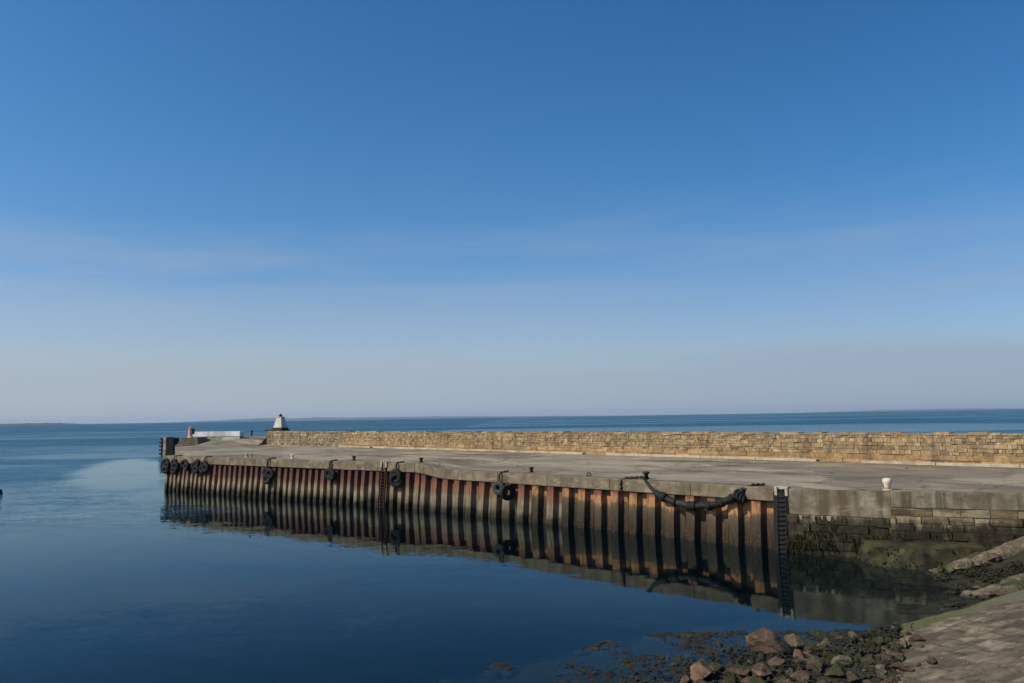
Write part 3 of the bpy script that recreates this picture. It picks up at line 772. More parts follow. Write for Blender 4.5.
# ------------------------------------------------------------------ slipway
SA = Vector((14.1, 29.1, .12)); E1 = Vector((.969, .246, 0)); E2 = Vector((.246, -.969, 0))
def slip_z(x, y): return .2 + .2 * (x - 14.3) - .145 * (y - 28.4)
def slipway():
    b = MB(); rz = math.atan2(E1.y, E1.x)
    bs = list(np.arange(0, 13.0, .07)) + list(np.linspace(13.2, 21, 22)); us = list(np.arange(0, 13.0, .07)) + list(np.linspace(13.3, 33, 30))
    nb, nu = len(bs) - 1, len(us) - 1
    RS = random.Random(5); rowh = []; y0 = 0.
    while y0 < 22: h = RS.uniform(.36, .62); rowh.append((y0, h, RS.uniform(0, 1), RS.uniform(.6, 1.15))); y0 += h
    hsh = lambda p, q: (math.sin(p * 127.1 + q * 311.7) * 43758.5453) % 1
    def sett(aa, bb):
        aa += .12 * noise.noise(Vector((aa * .5, bb * .5, 8))); bb += .14 * noise.noise(Vector((aa * .35, bb * .35, 3)))
        r = next((k for k, q in enumerate(rowh) if q[0] <= bb < q[0] + q[1]), 0); q = rowh[r]
        cx = (aa + 40 + q[2]) / q[3]; k = math.floor(cx); fx = (cx - k) * q[3]; fy = bb - q[0]
        e = min(fx, q[3] - fx, fy, q[1] - fy)
        return hsh(k, r), min(1, max(0, e / .08))
    vs = []; tone = []
    for j in range(nb + 1):
        bb = bs[j]
        a0 = -.85 * bb + .22 * noise.noise(Vector((bb * .7, 3, 0))) + (.5 * noise.noise(Vector((bb * .35, 9, 0))) if bb > 1.5 else 0)
        for i in range(nu + 1):
            aa = a0 + us[i]; p = SA + E1 * aa + E2 * bb
            z = slip_z(p.x, p.y); v = Vector((aa, bb, 0)); h, g = sett(aa, bb) if bb > 1.1 else (.5, 1)
            worn = min(1, max(0, .5 + 1.2 * noise.noise(v * .35 + Vector((0, 0, 6)))))           # where the pointing still stands flush
            z += .07 * noise.noise(v * .45) + .04 * noise.noise(v * 1.3) + (h - .5) * .08 * worn - .065 * (1 - g) * (.3 + .7 * worn) + .012 * noise.noise(v * 6)
            if bb < 1.05: z += -.16 * (1 - bb / 1.05)          # the edge course slopes down to the water side
            if j and .95 < bb < 1.15: z += .02
            vs.append((aa, -bb, z)); tone.append((.58 + .84 * h) * (.36 + .64 * g))               # local frame: x along the edge, -y in from the edge
    m = nu + 1
    for j in range(nb):
        for i in range(nu):
            b.f.append((j * m + i, (j + 1) * m + i, (j + 1) * m + i + 1, j * m + i + 1)); k = tone[j * m + i]; b.c.append((k, k, k))
    b.v = list(vs)
    # skirts down the seaward edge and the outer end
    ed = [vs[i] for i in range(m)]; en = [vs[j * m] for j in range(nb + 1)]
    for p, q in zip(ed, ed[1:]): b.face([p, q, (q[0], q[1] + .12, q[2] - 1.1), (p[0], p[1] + .12, p[2] - 1.1)])
    for p, q in zip(en, en[1:]): b.face([q, p, (p[0] - .1, p[1], p[2] - 1.), (q[0] - .1, q[1], q[2] - 1.)])
    me = b.mesh('slipway'); 
    for p in me.polygons: p.use_smooth = p.index < nu * nb
    o = bpy.data.objects.new('slipway', me); col.objects.link(o); me.materials.append(M_slip)
    o.location = (SA.x, SA.y, 0); o.rotation_euler.z = rz
    tag(o, 'worn cobbled slipway with a green algae edge beside the water', 'slipway', kind='structure')
slipway()

# ------------------------------------------------------------------ boulders
def rock_mesh(name, seed, smoothness=.5):
    import bmesh
    bm = bmesh.new(); bmesh.ops.create_icosphere(bm, subdivisions=4, radius=.5)
    rs = random.Random(seed)
    planes = [(Vector((rs.uniform(-1, 1), rs.uniform(-1, 1), rs.uniform(-.8, 1))).normalized(), rs.uniform(.2, .36)) for _ in range(10)]
    o = Vector((seed * 7.3, seed * 1.9, seed * 4.1))
    for v in bm.verts:
        p = v.co.copy()
        for n, d in planes:
            e = p.dot(n) - d
            if e > 0: p -= n * e
        q = p + o
        p += p.normalized() * (.04 * noise.noise(q * 2.2) + .03 * noise.noise(q * 5) + .022 * noise.noise(q * 11))
        v.co = p
    me = bpy.data.meshes.new(name); bm.to_mesh(me); bm.free()
    me.polygons.foreach_set('use_smooth', [True] * len(me.polygons))
    return me
ROCKS = {k: [] for k in ('red', 'green', 'pale', 'dark')}
for k, mt in (('red', M_rock_red), ('green', M_rock_green), ('pale', M_rock_pale), ('dark', M_rock_dark)):
    for i in range(6):
        me = rock_mesh('boulder_' + k, i * 4 + {'red': 0, 'green': 1, 'pale': 2, 'dark': 3}[k] + 1); me.materials.append(mt); ROCKS[k].append(me)
rr = random.Random(21)
def boulder(x, y, size, kind, label, group=None, sink=.3, z=None, rot=None, sq=None, name='boulder', cat='boulder'):
    o = bpy.data.objects.new(name, rr.choice(ROCKS[kind])); col.objects.link(o)
    sx, sy, sz = sq or (rr.uniform(.95, 1.45), rr.uniform(.85, 1.15), rr.uniform(.5, .8))
    o.scale = (size * sx, size * sy, size * sz)
    o.rotation_euler = rot or (rr.uniform(-.35, .35), rr.uniform(-.35, .35), rr.uniform(0, 6.28))
    g = gz(x, y) if z is None else z
    o.location = (x, y, g + size * sz * .5 * (1 - sink))
    tag(o, label, cat, group); return o
def slip_left(y_):                                            # x of the slipway's outer end for a given world y
    for bb in np.linspace(0, 20, 200):
        p = SA + E1 * (-.85 * bb) + E2 * bb
        if p.y <= y_: return p.x
    return 3
placed = []
def clear(x, y, r):
    for a, c, q in placed:
        if (a - x) ** 2 + (c - y) ** 2 < ((r + q) * .4) ** 2: return False
    placed.append((x, y, r)); return True
# a few that stand out
boulder(8.6, 26.1, 1.45, 'red', 'large reddish peaked boulder standing highest at the water edge of the heap', sink=.35, sq=(1.35, .9, .72), rot=(.1, .2, .3)); placed.append((8.6, 26.1, 1.5))
boulder(5.55, 23.4, .95, 'red', 'round pinkish boulder alone at the water edge, left of the heap', sink=.25, sq=(1.1, 1., .9), rot=(.1, 0, 2)); placed.append((5.55, 23.4, 1.))
boulder(9.6, 26.6, .85, 'pale', 'pale pinkish boulder just behind the large peaked reddish one', sink=.25); placed.append((9.6, 26.6, .8))
G = 'boulders heaped at the foot of the slipway'
cnt = 0
A0 = Vector((3.2, 21.9, 0)); A1 = Vector((14.0, 28.9, 0)); AD = (A1 - A0); AN = Vector((.52, -.85, 0))
LAB = {'red': 'bare reddish brown boulder in the heap left of the slipway', 'green': 'green weed covered boulder in the heap left of the slipway', 'pale': 'pale grey stone in the heap left of the slipway'}
for x_, y_, s_ in ((4.45, 22.5, .8), (6.6, 23.7, .75), (6.1, 22.6, .7), (7.3, 23.3, .9), (8.3, 22.8, .8), (6.9, 22.2, .7), (9.2, 23.8, .7), (8.1, 24.4, .65), (3.95, 22.2, .55), (7.6, 22.1, .6), (5.2, 22.1, .6)):
    k = 'green' if s_ in (.7,) else 'red'
    placed.append((x_, y_, s_)); boulder(x_, y_, s_, k, LAB[k], G, sink=.25); cnt += 1
for tries in range(7000):
    t = rr.random(); d = rr.uniform(-.35, 6.5)
    p = A0 + AD * t + AN * d
    if p.x > slip_left(p.y) + .25 or p.x < 3. or p.y < 21.2: continue
    sz = rr.choice([.2, .25, .3, .36, .42, .5, .6, .74]) * (1. if tries < 900 else .6)
    if t < .45 and tries < 900: sz *= 1.12
    if t > .8: sz *= .6
    if not clear(p.x, p.y, sz): continue
    w_ = [.56, .32, .12] if t < .5 else ([.3, .54, .16] if d < 2.2 else [.4, .35, .25])
    k = rr.choices(['red', 'green', 'pale'], w_)[0]
    boulder(p.x, p.y, sz, k, LAB[k], G, sink=.24); cnt += 1
    if cnt > 275: break
for i in range(16):
    bb = rr.uniform(.6, 7.5); aa = -.85 * bb + abs(rr.gauss(.1, .7)) + .1; p = SA + E1 * aa + E2 * bb
    s_ = rr.uniform(.16, .46)
    boulder(p.x, p.y, s_, rr.choice(['red', 'pale', 'green', 'pale']), 'loose stone lying on the broken outer edge of the cobbled slipway', 'loose stones along the outer edge of the slipway', sink=.3, z=slip_z(p.x, p.y) - .02, name='stone', cat='stone')
# stones along the edges of the old ramp between slipway and quay
G2 = 'rough stones on the edges of the old ramp below the quay'
def ramp_edge(x0, y0, x1, y1, w, h, label, seed):
    b = MB(); d = Vector((x1 - x0, y1 - y0, 0)); L = d.length; d.normalize(); n = Vector((d.y, -d.x, 0))
    N = int(L / .16); prof = [(-.5, -.6), (-.45, .3), (-.4, .75), (-.2, .95), (.1, 1.), (.36, .9), (.46, .6), (.5, .1), (.52, -.6)]
    rows = []
    for i in range(N + 1):
        t = i / N; c = Vector((x0, y0, 0)) + d * L * t; c += n * .35 * noise.noise(Vector((t * 5, seed, 0)))
        k = min(1, t * 6 + .25); row = []
        for a, e in prof:
            v = c + n * a * w * (1 + .3 * noise.noise(Vector((t * 9, seed + 3, 0)))); v.z = gz(c.x, c.y) + e * h * k
            q = v * 1.6
            v += Vector((noise.noise(q), noise.noise(q + Vector((7, 0, 0))), 0)) * .1
            v.z += (.24 * noise.noise(v * 1.1) + .15 * noise.noise(v * 2.9) + .07 * noise.noise(v * 6)) * (1 if e > 0 else 0)
            row.append(v)
        rows.append(row)
    m = len(prof)
    b.add([v for r in rows for v in r], [(i * m + k, (i + 1) * m + k, (i + 1) * m + k + 1, i * m + k + 1) for i in range(N) for k in range(m - 1)])
    b.face(rows[0]); b.face(rows[-1][::-1])
    o = b.build('ramp_wall', M_edge, smooth=True); tag(o, label, 'ramp wall')
M_edge = m_rock('eroded_ramp_edge', lin(150, 138, 112), lin(132, 118, 96), .06)
ramp_edge(20.8, 38.1, 34, 40.0, 1.1, .42, 'upper eroded pale edge wall of the old ramp below the quay', 2)
ramp_edge(19.4, 33.0, 30, 34.6, 1.2, .36, 'lower eroded brown edge wall of the old ramp beside the slipway', 6)
for (x0, y0, x1, y1, nn, lab) in ((20.7, 38.0, 27.6, 39.0, 26, 'rough stone on the upper edge of the old ramp below the quay'), (19.7, 33.1, 24.6, 33.9, 22, 'rough weedy stone on the lower edge of the old ramp by the slipway')):
    for i in range(nn):
        t = (i + rr.random()) / nn
        x, y = x0 + (x1 - x0) * t, y0 + (y1 - y0) * t + rr.uniform(-.7, .5)
        s_ = rr.uniform(.25, .62)
        boulder(x, y, s_, rr.choice(['pale', 'pale', 'green', 'red']), lab, G2, sink=.3, z=gz(x, y) + .12, name='stone', cat='stone')
# stones lying under the water: too many and too dim to count
b = MB()
src = [(np.array([v.co[:] for v in me.vertices]), [tuple(p.vertices) for p in me.polygons]) for me in [rock_mesh('tmp', 60 + i) for i in range(3)]]
low = []
import bmesh
for i in range(4):
    bm = bmesh.new(); bmesh.ops.create_icosphere(bm, subdivisions=2, radius=.5)
    for v in bm.verts: v.co *= 1 + .35 * noise.noise(v.co * 2.3 + Vector((i * 9, 0, 0)))
    low.append(([v.co.copy() for v in bm.verts], [tuple(q.index for q in f.verts) for f in bm.faces])); bm.free()
B0 = Vector((-2.5, 18.7, 0)); B1 = Vector((14.5, 29.2, 0))
for i in range(2600):
    t = rr.random(); d = -rr.uniform(-.4, 4.6)
    p = B0 + (B1 - B0) * t + AN * d
    n_ = noise.noise(Vector((p.x * .55, p.y * .55, 11)))
    if d < -4.6 * min(1, max(.05, (.93 - t) / .35)): continue
    edge = min(1, (4.6 + d) / 2.2) * min(1, (p.x + .3) / 3)
    if n_ + rr.uniform(-.25, .25) < .22 - .5 * edge: continue
    s_ = rr.uniform(.2, .62); vs, fs = rr.choice(low)
    top = rr.uniform(-.16, .03) + .05 * n_
    M = Matrix.Translation((p.x, p.y, min(top, .05) - s_ * .2)) @ Matrix.Rotation(rr.uniform(0, 6), 4, 'Z') @ Matrix.Diagonal((s_ * 1.4, s_, s_ * .45, 1))
    b.add([M @ v for v in vs], fs)
for i in range(260):                                     # and in the pocket between slipway and quay
    x = rr.uniform(15, 22); y = rr.uniform(30, 40); s_ = rr.uniform(.2, .6); vs, fs = rr.choice(low)
    if gz(x, y) > .75: continue
    M = Matrix.Translation((x, y, gz(x, y))) @ Matrix.Rotation(rr.uniform(0, 6), 4, 'Z') @ Matrix.Diagonal((s_ * 1.3, s_, s_ * .5, 1))
    b.add([M @ v for v in vs], fs)
o = b.build('submerged_stones', M_rock_dark, smooth=True)
tag(o, 'dark weedy stones awash along the edge of the shallow water', 'stones', kind='stuff')
# seaweed
b = MB()
def blades(n, fn, s0, s1, fl=1.):
    for i in range(n):
        x, y, z = fn()
        a = rr.uniform(0, 6.28); l = rr.uniform(s0, s1); w_ = l * rr.uniform(.12, .25)
        d = Vector((math.cos(a), math.sin(a), rr.uniform(-.1, .45) * fl)); q = Vector((-math.sin(a), math.cos(a), rr.uniform(-.3, .3) * fl))
        o = Vector((x, y, z)); k = rr.uniform(.6, 1.2)
        m1 = o + d * l * .5 + Vector((0, 0, l * .12 * fl)); e = o + d * l - Vector((0, 0, l * .15 * fl))
        b.face([o - q * w_ * .4, o + q * w_ * .4, m1 + q * w_, m1 - q * w_], (k, k, k)); b.face([m1 - q * w_, m1 + q * w_, e + q * w_ * .3, e - q * w_ * .3], (k, k, k))
def f1():
    while True:
        t = rr.random(); d = rr.gauss(.4, 1.1); d = abs(d) + .15 if t > .6 else d; p = A0 + AD * t + AN * d
        if p.x < slip_left(p.y) + .3 and noise.noise(Vector((p.x * .7, p.y * .7, 2))) > -.12: return p.x, p.y, gz(p.x, p.y) + rr.uniform(.02, .16)
def f2():
    while True:
        x = rr.uniform(17.5, 25); y = rr.uniform(31.5, 39); h = gz(x, y)
        if -.1 < h < 1.3 and noise.noise(Vector((x * .6, y * .6, 7))) > -.05: return x, y, h + rr.uniform(0, .1)
def f0():
    while True:
        t = rr.random(); d = -rr.uniform(-.3, 4.6 * min(1, max(.05, (.93 - t) / .35))); p = B0 + (B1 - B0) * t + AN * d
        n_ = noise.noise(Vector((p.x * .55, p.y * .55, 11)))
        if n_ + rr.uniform(-.2, .2) > .2 - .5 * min(1, (4.6 + d) / 2.2) * min(1, (p.x + .3) / 3): return p.x, p.y, rr.uniform(-.12, .004)
blades(17000, f0, .08, .28, .3)
blades(2600, f1, .1, .32); blades(4200, f2, .12, .35)
o = b.build('seaweed', M_kelp); tag(o, 'brown and olive seaweed lying over the shore stones', 'seaweed', kind='stuff')
b = MB()
def hang(n):
    # weed hanging down the courses of the quay
    for i in range(n):
        q = rr.choices([0, 1, 2], [.45, .4, .15])[0]; a, c = QUAY[q], QUAY[q + 1]; nn = qnorm(a, c); t = rr.random() if q < 2 else rr.random() * .3
        P = a + (c - a) * t; z = rr.triangular(-.1, 2.0, .5)
        if noise.noise(Vector((P.x * .8, P.y * .8, z * 1.6))) + .35 * noise.noise(P * 3.1 + Vector((0, 0, z * 2))) < -.12 + .35 * max(0, z - .9) + rr.uniform(-.15, .15): continue
        f = .12 + (2.2 - z) * (.1, .2, .25)[q]; o = P + nn * (f + rr.uniform(-.05, .06)); o.z = z
        u = (c - a).normalized(); l = rr.uniform(.08, .26); w_ = rr.uniform(.02, .05); k = rr.uniform(.5, 1.1)
        e = o + Vector((0, 0, -l)) + nn * rr.uniform(.0, .12) + u * rr.uniform(-.08, .08)
        b.face([o - u * w_, o + u * w_, e + u * w_ * .4, e - u * w_ * .4], (k, k, k))
hang(1500)
for i in range(700):
    A, B, C_, D_ = rr.choice(TOE); u = rr.random(); v = rr.random(); o = A.lerp(B, u).lerp(D_.lerp(C_, u), v)
    if o.z < -.1 or noise.noise(o * .9) < -.1: continue
    nn = (B - A).cross(D_ - A).normalized(); tt = Vector((rr.uniform(-1, 1), rr.uniform(-1, 1), -1.)); l = rr.uniform(.1, .3)
    w_ = (B - A).normalized() * rr.uniform(.03, .07); o = o + nn * .02; e = o + tt * l * .6 + nn * .06
    b.face([o - w_, o + w_, e + w_ * .5, e - w_ * .5])
o = b.build('hanging_weed', M_wetweed); tag(o, 'dark wet seaweed hanging from the foot of the stone quay', 'seaweed', kind='stuff')

# ------------------------------------------------------------------ ladders
def ladder(s, ztop, wdt, label, mt, head, n_r, off=.16):
    p, u, nn = wall_at(s); p = wall(s, off, 0)
    root = empty('ladder', (p.x, p.y, 0), wall_rz(s)); tag(root, label, 'ladder')
    def Pl(x, z, o=0): return (x, BATTER * z - o, z)
    for sx in (-1, 1):
        b = MB(); x = sx * wdt / 2
        b.hexa([Pl(x - .05, -1.2, .09), Pl(x + .05, -1.2, .09), Pl(x + .05, -1.2, -.05), Pl(x - .05, -1.2, -.05), Pl(x - .05, ztop - .12, .09), Pl(x + .05, ztop - .12, .09), Pl(x + .05, ztop - .12, -.05), Pl(x - .05, ztop - .12, -.05)])
        b.build('stile', mt, root)
    for i in range(n_r):
        z = -.3 + i * (ztop - .2) / (n_r - 1)
        b = MB(); b.tube([Pl(-wdt / 2, z, .1), Pl(wdt / 2, z, .1)], .032, 8, cap=True); b.build('rung', mt, root, smooth=True)
    if head:
        b = MB(); pts = []
        for sx in (-1, 1):
            b.box((sx * (wdt / 2 + .06) - .09, BATTER * ztop - .14, ztop - .42), (sx * (wdt / 2 + .06) + .09, BATTER * ztop + .1, ztop + .09))
        b.box((-wdt / 2 - .16, BATTER * ztop + .02, ztop - .06), (wdt / 2 + .16, BATTER * ztop + .3, ztop + .12))
        o = b.build('ladder_head', M_palepaint, root); bevel(o, .03)
    return root
lad = ladder(-.08, 3.6, .52, 'dark iron ladder with pale painted head where sheet piling meets stone quay', M_tarsteel, True, 14, .26)
b = MB()                                                    # the dark steel corner plate the ladder is bolted to
b.hexa([(-.5, -.06, -1.3), (.38, -.06, -1.3), (.38, .35, -1.3), (-.5, .35, -1.3), (-.5, -.06 + BATTER * 3.4, 3.4), (.38, -.06 + BATTER * 3.4, 3.4), (.38, .35 + BATTER * 3.4, 3.4), (-.5, .35 + BATTER * 3.4, 3.4)])
b.build('back_plate', M_tarsteel, lad)
ladder(37.6, deck_z(37.6), .5, 'rusty red ladder with pale head halfway along the sheet piling', M_rung, True, 14, .15)
p = wall(58.2, -.42, 3.); mp = empty('marker_post', (p.x, p.y, deck_z(58.2) - .3)); tag(mp, 'short pale painted post on the cope edge near the pier head', 'post')
b = MB(); b.lathe([(.12, 0), (.1, .06), (.095, .72), (.11, .76), (.05, .82)], 14); b.build('post', M_palepaint, mp, smooth=False)
b = MB(); b.box((-.14, .0, .05), (.14, .5, .11)); o = b.build('bracket', M_iron, mp)

# ------------------------------------------------------------------ chains, tyres, bollards
def chain(b, pts, r=.035, link=.2):
    """links along a polyline, alternately turned"""
    P = [Vector(p) for p in pts]; k = 0
    for a, c in zip(P, P[1:]):
        L = (c - a).length; n = max(1, int(L / (link * .72))); d = (c - a).normalized()
        for i in range(n):
            m = a + d * (L * (i + .5) / n)
            q = d.to_track_quat('X', 'Z').to_matrix() @ Matrix.Rotation(R(90) * (k % 2), 3, 'X')
            b.torus(link * .32, r, m, q, 10, 6, sx=1.5); k += 1

def tyre_fender(s, drops, label, Rt=.5, grey=False, bollard_back=.95, chain_on=True):
    """tyres hung on a chain over the cope; drops: (along, depth below the deck, turn about vertical)"""
    zt = deck_z(s); p = wall(s, .1, 0)
    root = empty('tyre_fender', (p.x, p.y, 0), wall_rz(s)); tag(root, label, 'tyre fender')
    for (dx, dz, turn) in drops:
        z = zt - dz; b = MB()
        rot = Matrix.Rotation(turn, 3, 'Z') @ Matrix.Rotation(R(90), 3, 'X')
        y = BATTER * z - .24
        prof = []
        b.torus(Rt - .19, .21, (dx, y, z), rot, 28, 12, squash=.9)
        b.torus(Rt - .06, .09, (dx, y, z), rot, 28, 8, squash=1.9)
        b.build('tyre', M_rubber_grey if grey else M_black, root, smooth=True)
    if chain_on:
        dx, dz, _ = drops[0]
        b = MB(); z = zt - dz + Rt - .2
        chain(b, [(dx, BATTER * z - .2, z), (dx, BATTER * zt - .26, zt - .1), (dx + .03, BATTER * 3 - .05, zt + .05), (dx + .1, bollard_back, zt + .1)])
        b.build('chain', M_iron, root)
    return root
tyre_fender(23.0, [(0, 1.15, .1)], 'grey bleached tyre beside a dark one, hung on a chain on the orange piling', .55, True)
tyre_fender(22.0, [(0, 1.45, R(70))], 'black tyre hanging edge-on just right of the bleached tyre on the piling', .6, False, .5, False)
tyre_fender(35.9, [(0, 1.15, .1), (.1, 1.5, .4)], 'large black tyre pair hung just right of the rusty ladder halfway along', .66, False)
tyre_fender(44.8, [(0, 1.2, .2), (.35, 1.3, -.2)], 'pair of black tyres chained below a bollard, left of the rusty red ladder', .55)
tyre_fender(54.4, [(0, 1.35, .2), (.45, 1.5, .3), (.1, 2.0, .1)], 'cluster of three black tyres hung low on the far left piling', .55)
for s_, dr_, lab in ((65.8, [(0, .9, .25), (-.35, 1.3, 0), (.3, 1.15, .2)], 'three black tyres at the right end of the row at the pier head'),
                     (67.7, [(0, 1.0, .4), (.4, .75, -.1), (.3, 1.35, .1)], 'three black tyres second from the right in the pier head row'),
                     (70.0, [(0, .8, .4), (.5, 1.1, -.1)], 'black tyre pair in the middle of the pier head row'),
                     (72.3, [(0, .8, .1), (.4, 1.15, .3), (.1, 1.6, .2)], 'three black tyres next to the outer corner of the pier head'),
                     (74.2, [(0, .75, .3), (.4, 1.1, 0), (.15, 1.6, .3)], 'three black tyres wrapped round the outer corner of the pier head')):
    tyre_fender(s_, dr_, lab, .5, False, .95, s_ in (65.8, 72.3))

def bollard(x, y, z, label, mt, h=.6, r=.2, mush=True):
    root = empty('bollard', (x, y, z)); tag(root, label, 'bollard', None)
    b = MB(); b.lathe([(r * 1.25, -.03), (r * 1.25, .04), (r * 1., .07)], 18); b.build('base_plate', mt, root, smooth=False)
    b = MB()
    if mush: b.lathe([(r * .82, .06), (r * .7, h * .45), (r * .78, h * .62), (r * 1.25, h * .72), (r * 1.32, h * .84), (r * 1.05, h * .96), (r * .5, h)], 20)
    else: b.lathe([(r * .8, .06), (r * .8, h * .3), (r * .92, h * .5), (r * 1.18, h * .62), (r * 1.25, h * .8), (r * 1.12, h * .95), (r * .7, h)], 22)
    b.build('post', mt, root, smooth=True)
    return root
bollard(20.75, 42.35, 3.65, 'worn white mooring bollard standing alone at the stone quay edge', M_bollard_white, .66, .2, False)
for s_, lab, mt in ((21.4, 'dark iron bollard behind the bleached grey tyre', M_bollard_dark), (34.7, 'dark iron bollard behind the large black tyre pair', M_bollard_dark), (43.6, 'dark iron bollard left of the rusty red ladder', M_bollard_dark),
                    (53., 'pale bollard in line with the stone beacon behind', M_bollard_white), (60.9, 'pale low bollard nearest the pier head', M_bollard_white)):
    p = wall(s_, -1.75, 3.); bollard(p.x, p.y, deck_z(s_), lab, mt, .44, .17)
p = wall(10.4, -1.5, 3.); bollard(p.x, p.y, 3.59, 'dark iron bollard holding the left end of the black hose fender', M_bollard_dark, .5, .2)
p = wall(15.2, -1.2, 3.)
b = MB(); b.torus(.14, .035, (0, 0, .1), Matrix.Rotation(R(80), 3, 'X'), 16, 8); b.box((-.16, -.1, 0), (.16, .1, .05))
o = b.build('mooring_ring', M_iron, loc=(p.x, p.y, 3.59)); tag(o, 'small rusty mooring ring standing up on the deck edge', 'mooring ring')

# ------------------------------------------------------------------ the drooping hose fender
def hose():
    root = empty('hose_fender', tuple(wall(6, .3, 2.4))); tag(root, 'thick black hose fender drooping in a curve over the pier edge on chains', 'fender')
    pts = []; rad = []
    sL, sR = 9.3, 2.35
    n = 40
    for i in range(n + 1):
        t = i / n; s_ = sL + (sR - sL) * t
        c = 1 - (2 * t - 1) ** 2
        z = 3.55 - 1.28 * (c ** .8) - (.12 * t)
        nn = .32 if c > .2 else .32 - .25 * (1 - c / .2)
        q = wall(s_, nn + .0, 2.8); pts.append((q.x, q.y, z + .05 * noise.noise(Vector((t * 9, 0, 0)))))
        rad.append(.14 + .07 * min(1, c * 2.2) + .03 * noise.noise(Vector((i * .55, 5, 0))) - (.07 if i < 5 else 0))
    b = MB(); b.tube(pts, rad, 14)
    o = b.build('hose', M_hose, smooth=True); local(o, root)
    b = MB()
    for i in (7, 8, 13, 19, 20, 21, 27, 31, 32, 36):     # rings of old tyre rubber threaded over it
        P = Vector(pts[i]); d = (Vector(pts[min(i + 1, n)]) - Vector(pts[i - 1])).normalized()
        b.torus(rad[i] + .02, .075, P + Vector((0, 0, rr.uniform(-.05, .03))), d.to_track_quat('Z', 'Y').to_matrix(), 16, 8, squash=1.3 + 1.6 * rr.random())
    o = b.build('rubber_sleeve', M_black, smooth=True); local(o, root)
    q0 = wall(10.4, -1.4, 3.); q1 = wall(11.4, .12, 3.); qa = wall(1.5, -.9, 3.)
    for run, r_ in (([pts[1], tuple(wall(9.8, -.3, 3.) + Vector((0, 0, .68))), (q0.x, q0.y, 3.78)], .04),
                    ([(q0.x, q0.y, 3.7), tuple(wall(11.3, -.3, 3.) + Vector((0, 0, .66))), (q1.x, q1.y, 3.5), (q1.x, q1.y, 2.7)], .04),
                    ([pts[-2], tuple(wall(1.95, -.2, 3.) + Vector((0, 0, .66))), (qa.x, qa.y, 3.65)], .045)):
        b = MB(); chain(b, run, r_, .22); o = b.build('chain', M_iron); local(o, root)
    for k_ in (0., .22):
        b = MB(); b.tube([(q0.x, q0.y, 3.8 - k_ * .2), tuple(wall(9.7 - k_, -.1 + k_, 3.) + Vector((0, 0, .68))), tuple(wall(9.0 - k_, .3, 3.) + Vector((0, 0, .2 - k_ * .3))), tuple(wall(8.1, .34, 3.) + Vector((0, 0, -.4 - k_)))], .055, 8)
        o = b.build('rope', M_black); local(o, root)
    # bunch of old rubber lashed at the right-hand end
    b = MB()
    e = Vector(pts[-2])
    for i in range(4):
        b.torus(.26 - .02 * i, .11, e + Vector((-.12 + .1 * i, -.06, -.15 - .1 * i)), Matrix.Rotation(R(70 + 14 * i), 3, 'X') @ Matrix.Rotation(R(20 * i), 3, 'Y'), 16, 8)
    o = b.build('lashed_tyre', M_black, smooth=True); local(o, root)
hose()

# ------------------------------------------------------------------ things on the pier head
# beacon: tapered white tower on a dark slab at the end of the sea wall
bx = PAR1 + UP * .2 - NP * 2.6
br = empty('beacon', (bx.x, bx.y, 6.28), R(-20)); tag(br, 'small white tapered beacon tower with dark cap at the end of the sea wall', 'beacon')
b = MB(); b.box((-2.3, -1.15, .0), (1.15, 1.15, .22)); o = b.build('plinth', M_dark, br); bevel(o, .04)
def taper(b, w0, w1, z0, z1, c=(1, 1, 1)):
    b.hexa([(-w0, -w0, z0), (w0, -w0, z0), (w0, w0, z0), (-w0, w0, z0), (-w1, -w1, z1), (w1, -w1, z1), (w1, w1, z1), (-w1, w1, z1)], c)
b = MB(); taper(b, .98, .92, .225, .55); o = b.build('skirt', M_dark, br); bevel(o, .03)
b = MB(); taper(b, .84, .47, .555, 2.3); o = b.build('tower', M_tower, br); bevel(o, .05)
b = MB(); b.box((-.54, -.54, 2.305), (.54, .54, 2.4)); o = b.build('gallery', M_tower, br); bevel(o, .02)
b = MB(); b.lathe([(.26, 2.405), (.26, 2.62), (.34, 2.63), (.2, 2.78), (.06, 2.86), (.03, 2.98)], 14); b.build('lantern', M_dark, br)
# whitewashed wall
def head_wall():
    P0 = Vector((-56.9, 133.6, 0)); P1 = Vector((-47.2, 131.3, 0)); d = (P1 - P0).normalized(); n = Vector((d.y, -d.x, 0))
    root = empty('head_wall', (P0.x, P0.y, 4)); tag(root, 'low lichen-grey wall with whitewashed top band at the pier head', 'wall')
    b = MB(); N = 26
    for (nn, sgn) in ((.55, 1), (-.55, -1)):
        for i in range(N):
            for k in range(5):
                def Q(i_, k_):
                    v = P0 + d * ((P1 - P0).length * i_ / N) + n * nn; v.z = 3.9 + 1.52 * k_ / 5
                    g = .09 if 0 < k_ < 5 else 0
                    return v + n * sgn * (noise.noise(v * 1.5) * g + (.25 * (1 - k_ / 5)))
                f = [Q(i, k), Q(i + 1, k), Q(i + 1, k + 1), Q(i, k + 1)]
                b.face(f if sgn > 0 else f[::-1])
    for e in (P0, P1): b.face([tuple(e + n * .8 + Vector((0, 0, 3.9))), tuple(e - n * .8 + Vector((0, 0, 3.9))), tuple(e - n * .55 + Vector((0, 0, 5.42))), tuple(e + n * .55 + Vector((0, 0, 5.42)))])
    o = b.build('wall_base', M_rubble_white); local(o, root)
    b = MB(); q = [P0 + n * .62, P1 + n * .62, P1 - n * .62, P0 - n * .62]
    if (q[1] - q[0]).cross(q[3] - q[0]).z < 0: q = q[::-1]
    b.hexa([(p.x, p.y, 5.43) for p in q] + [(p.x, p.y, 6.28) for p in q]); o = b.build('white_band', M_white); bevel(o, .04); local(o, root)
head_wall()
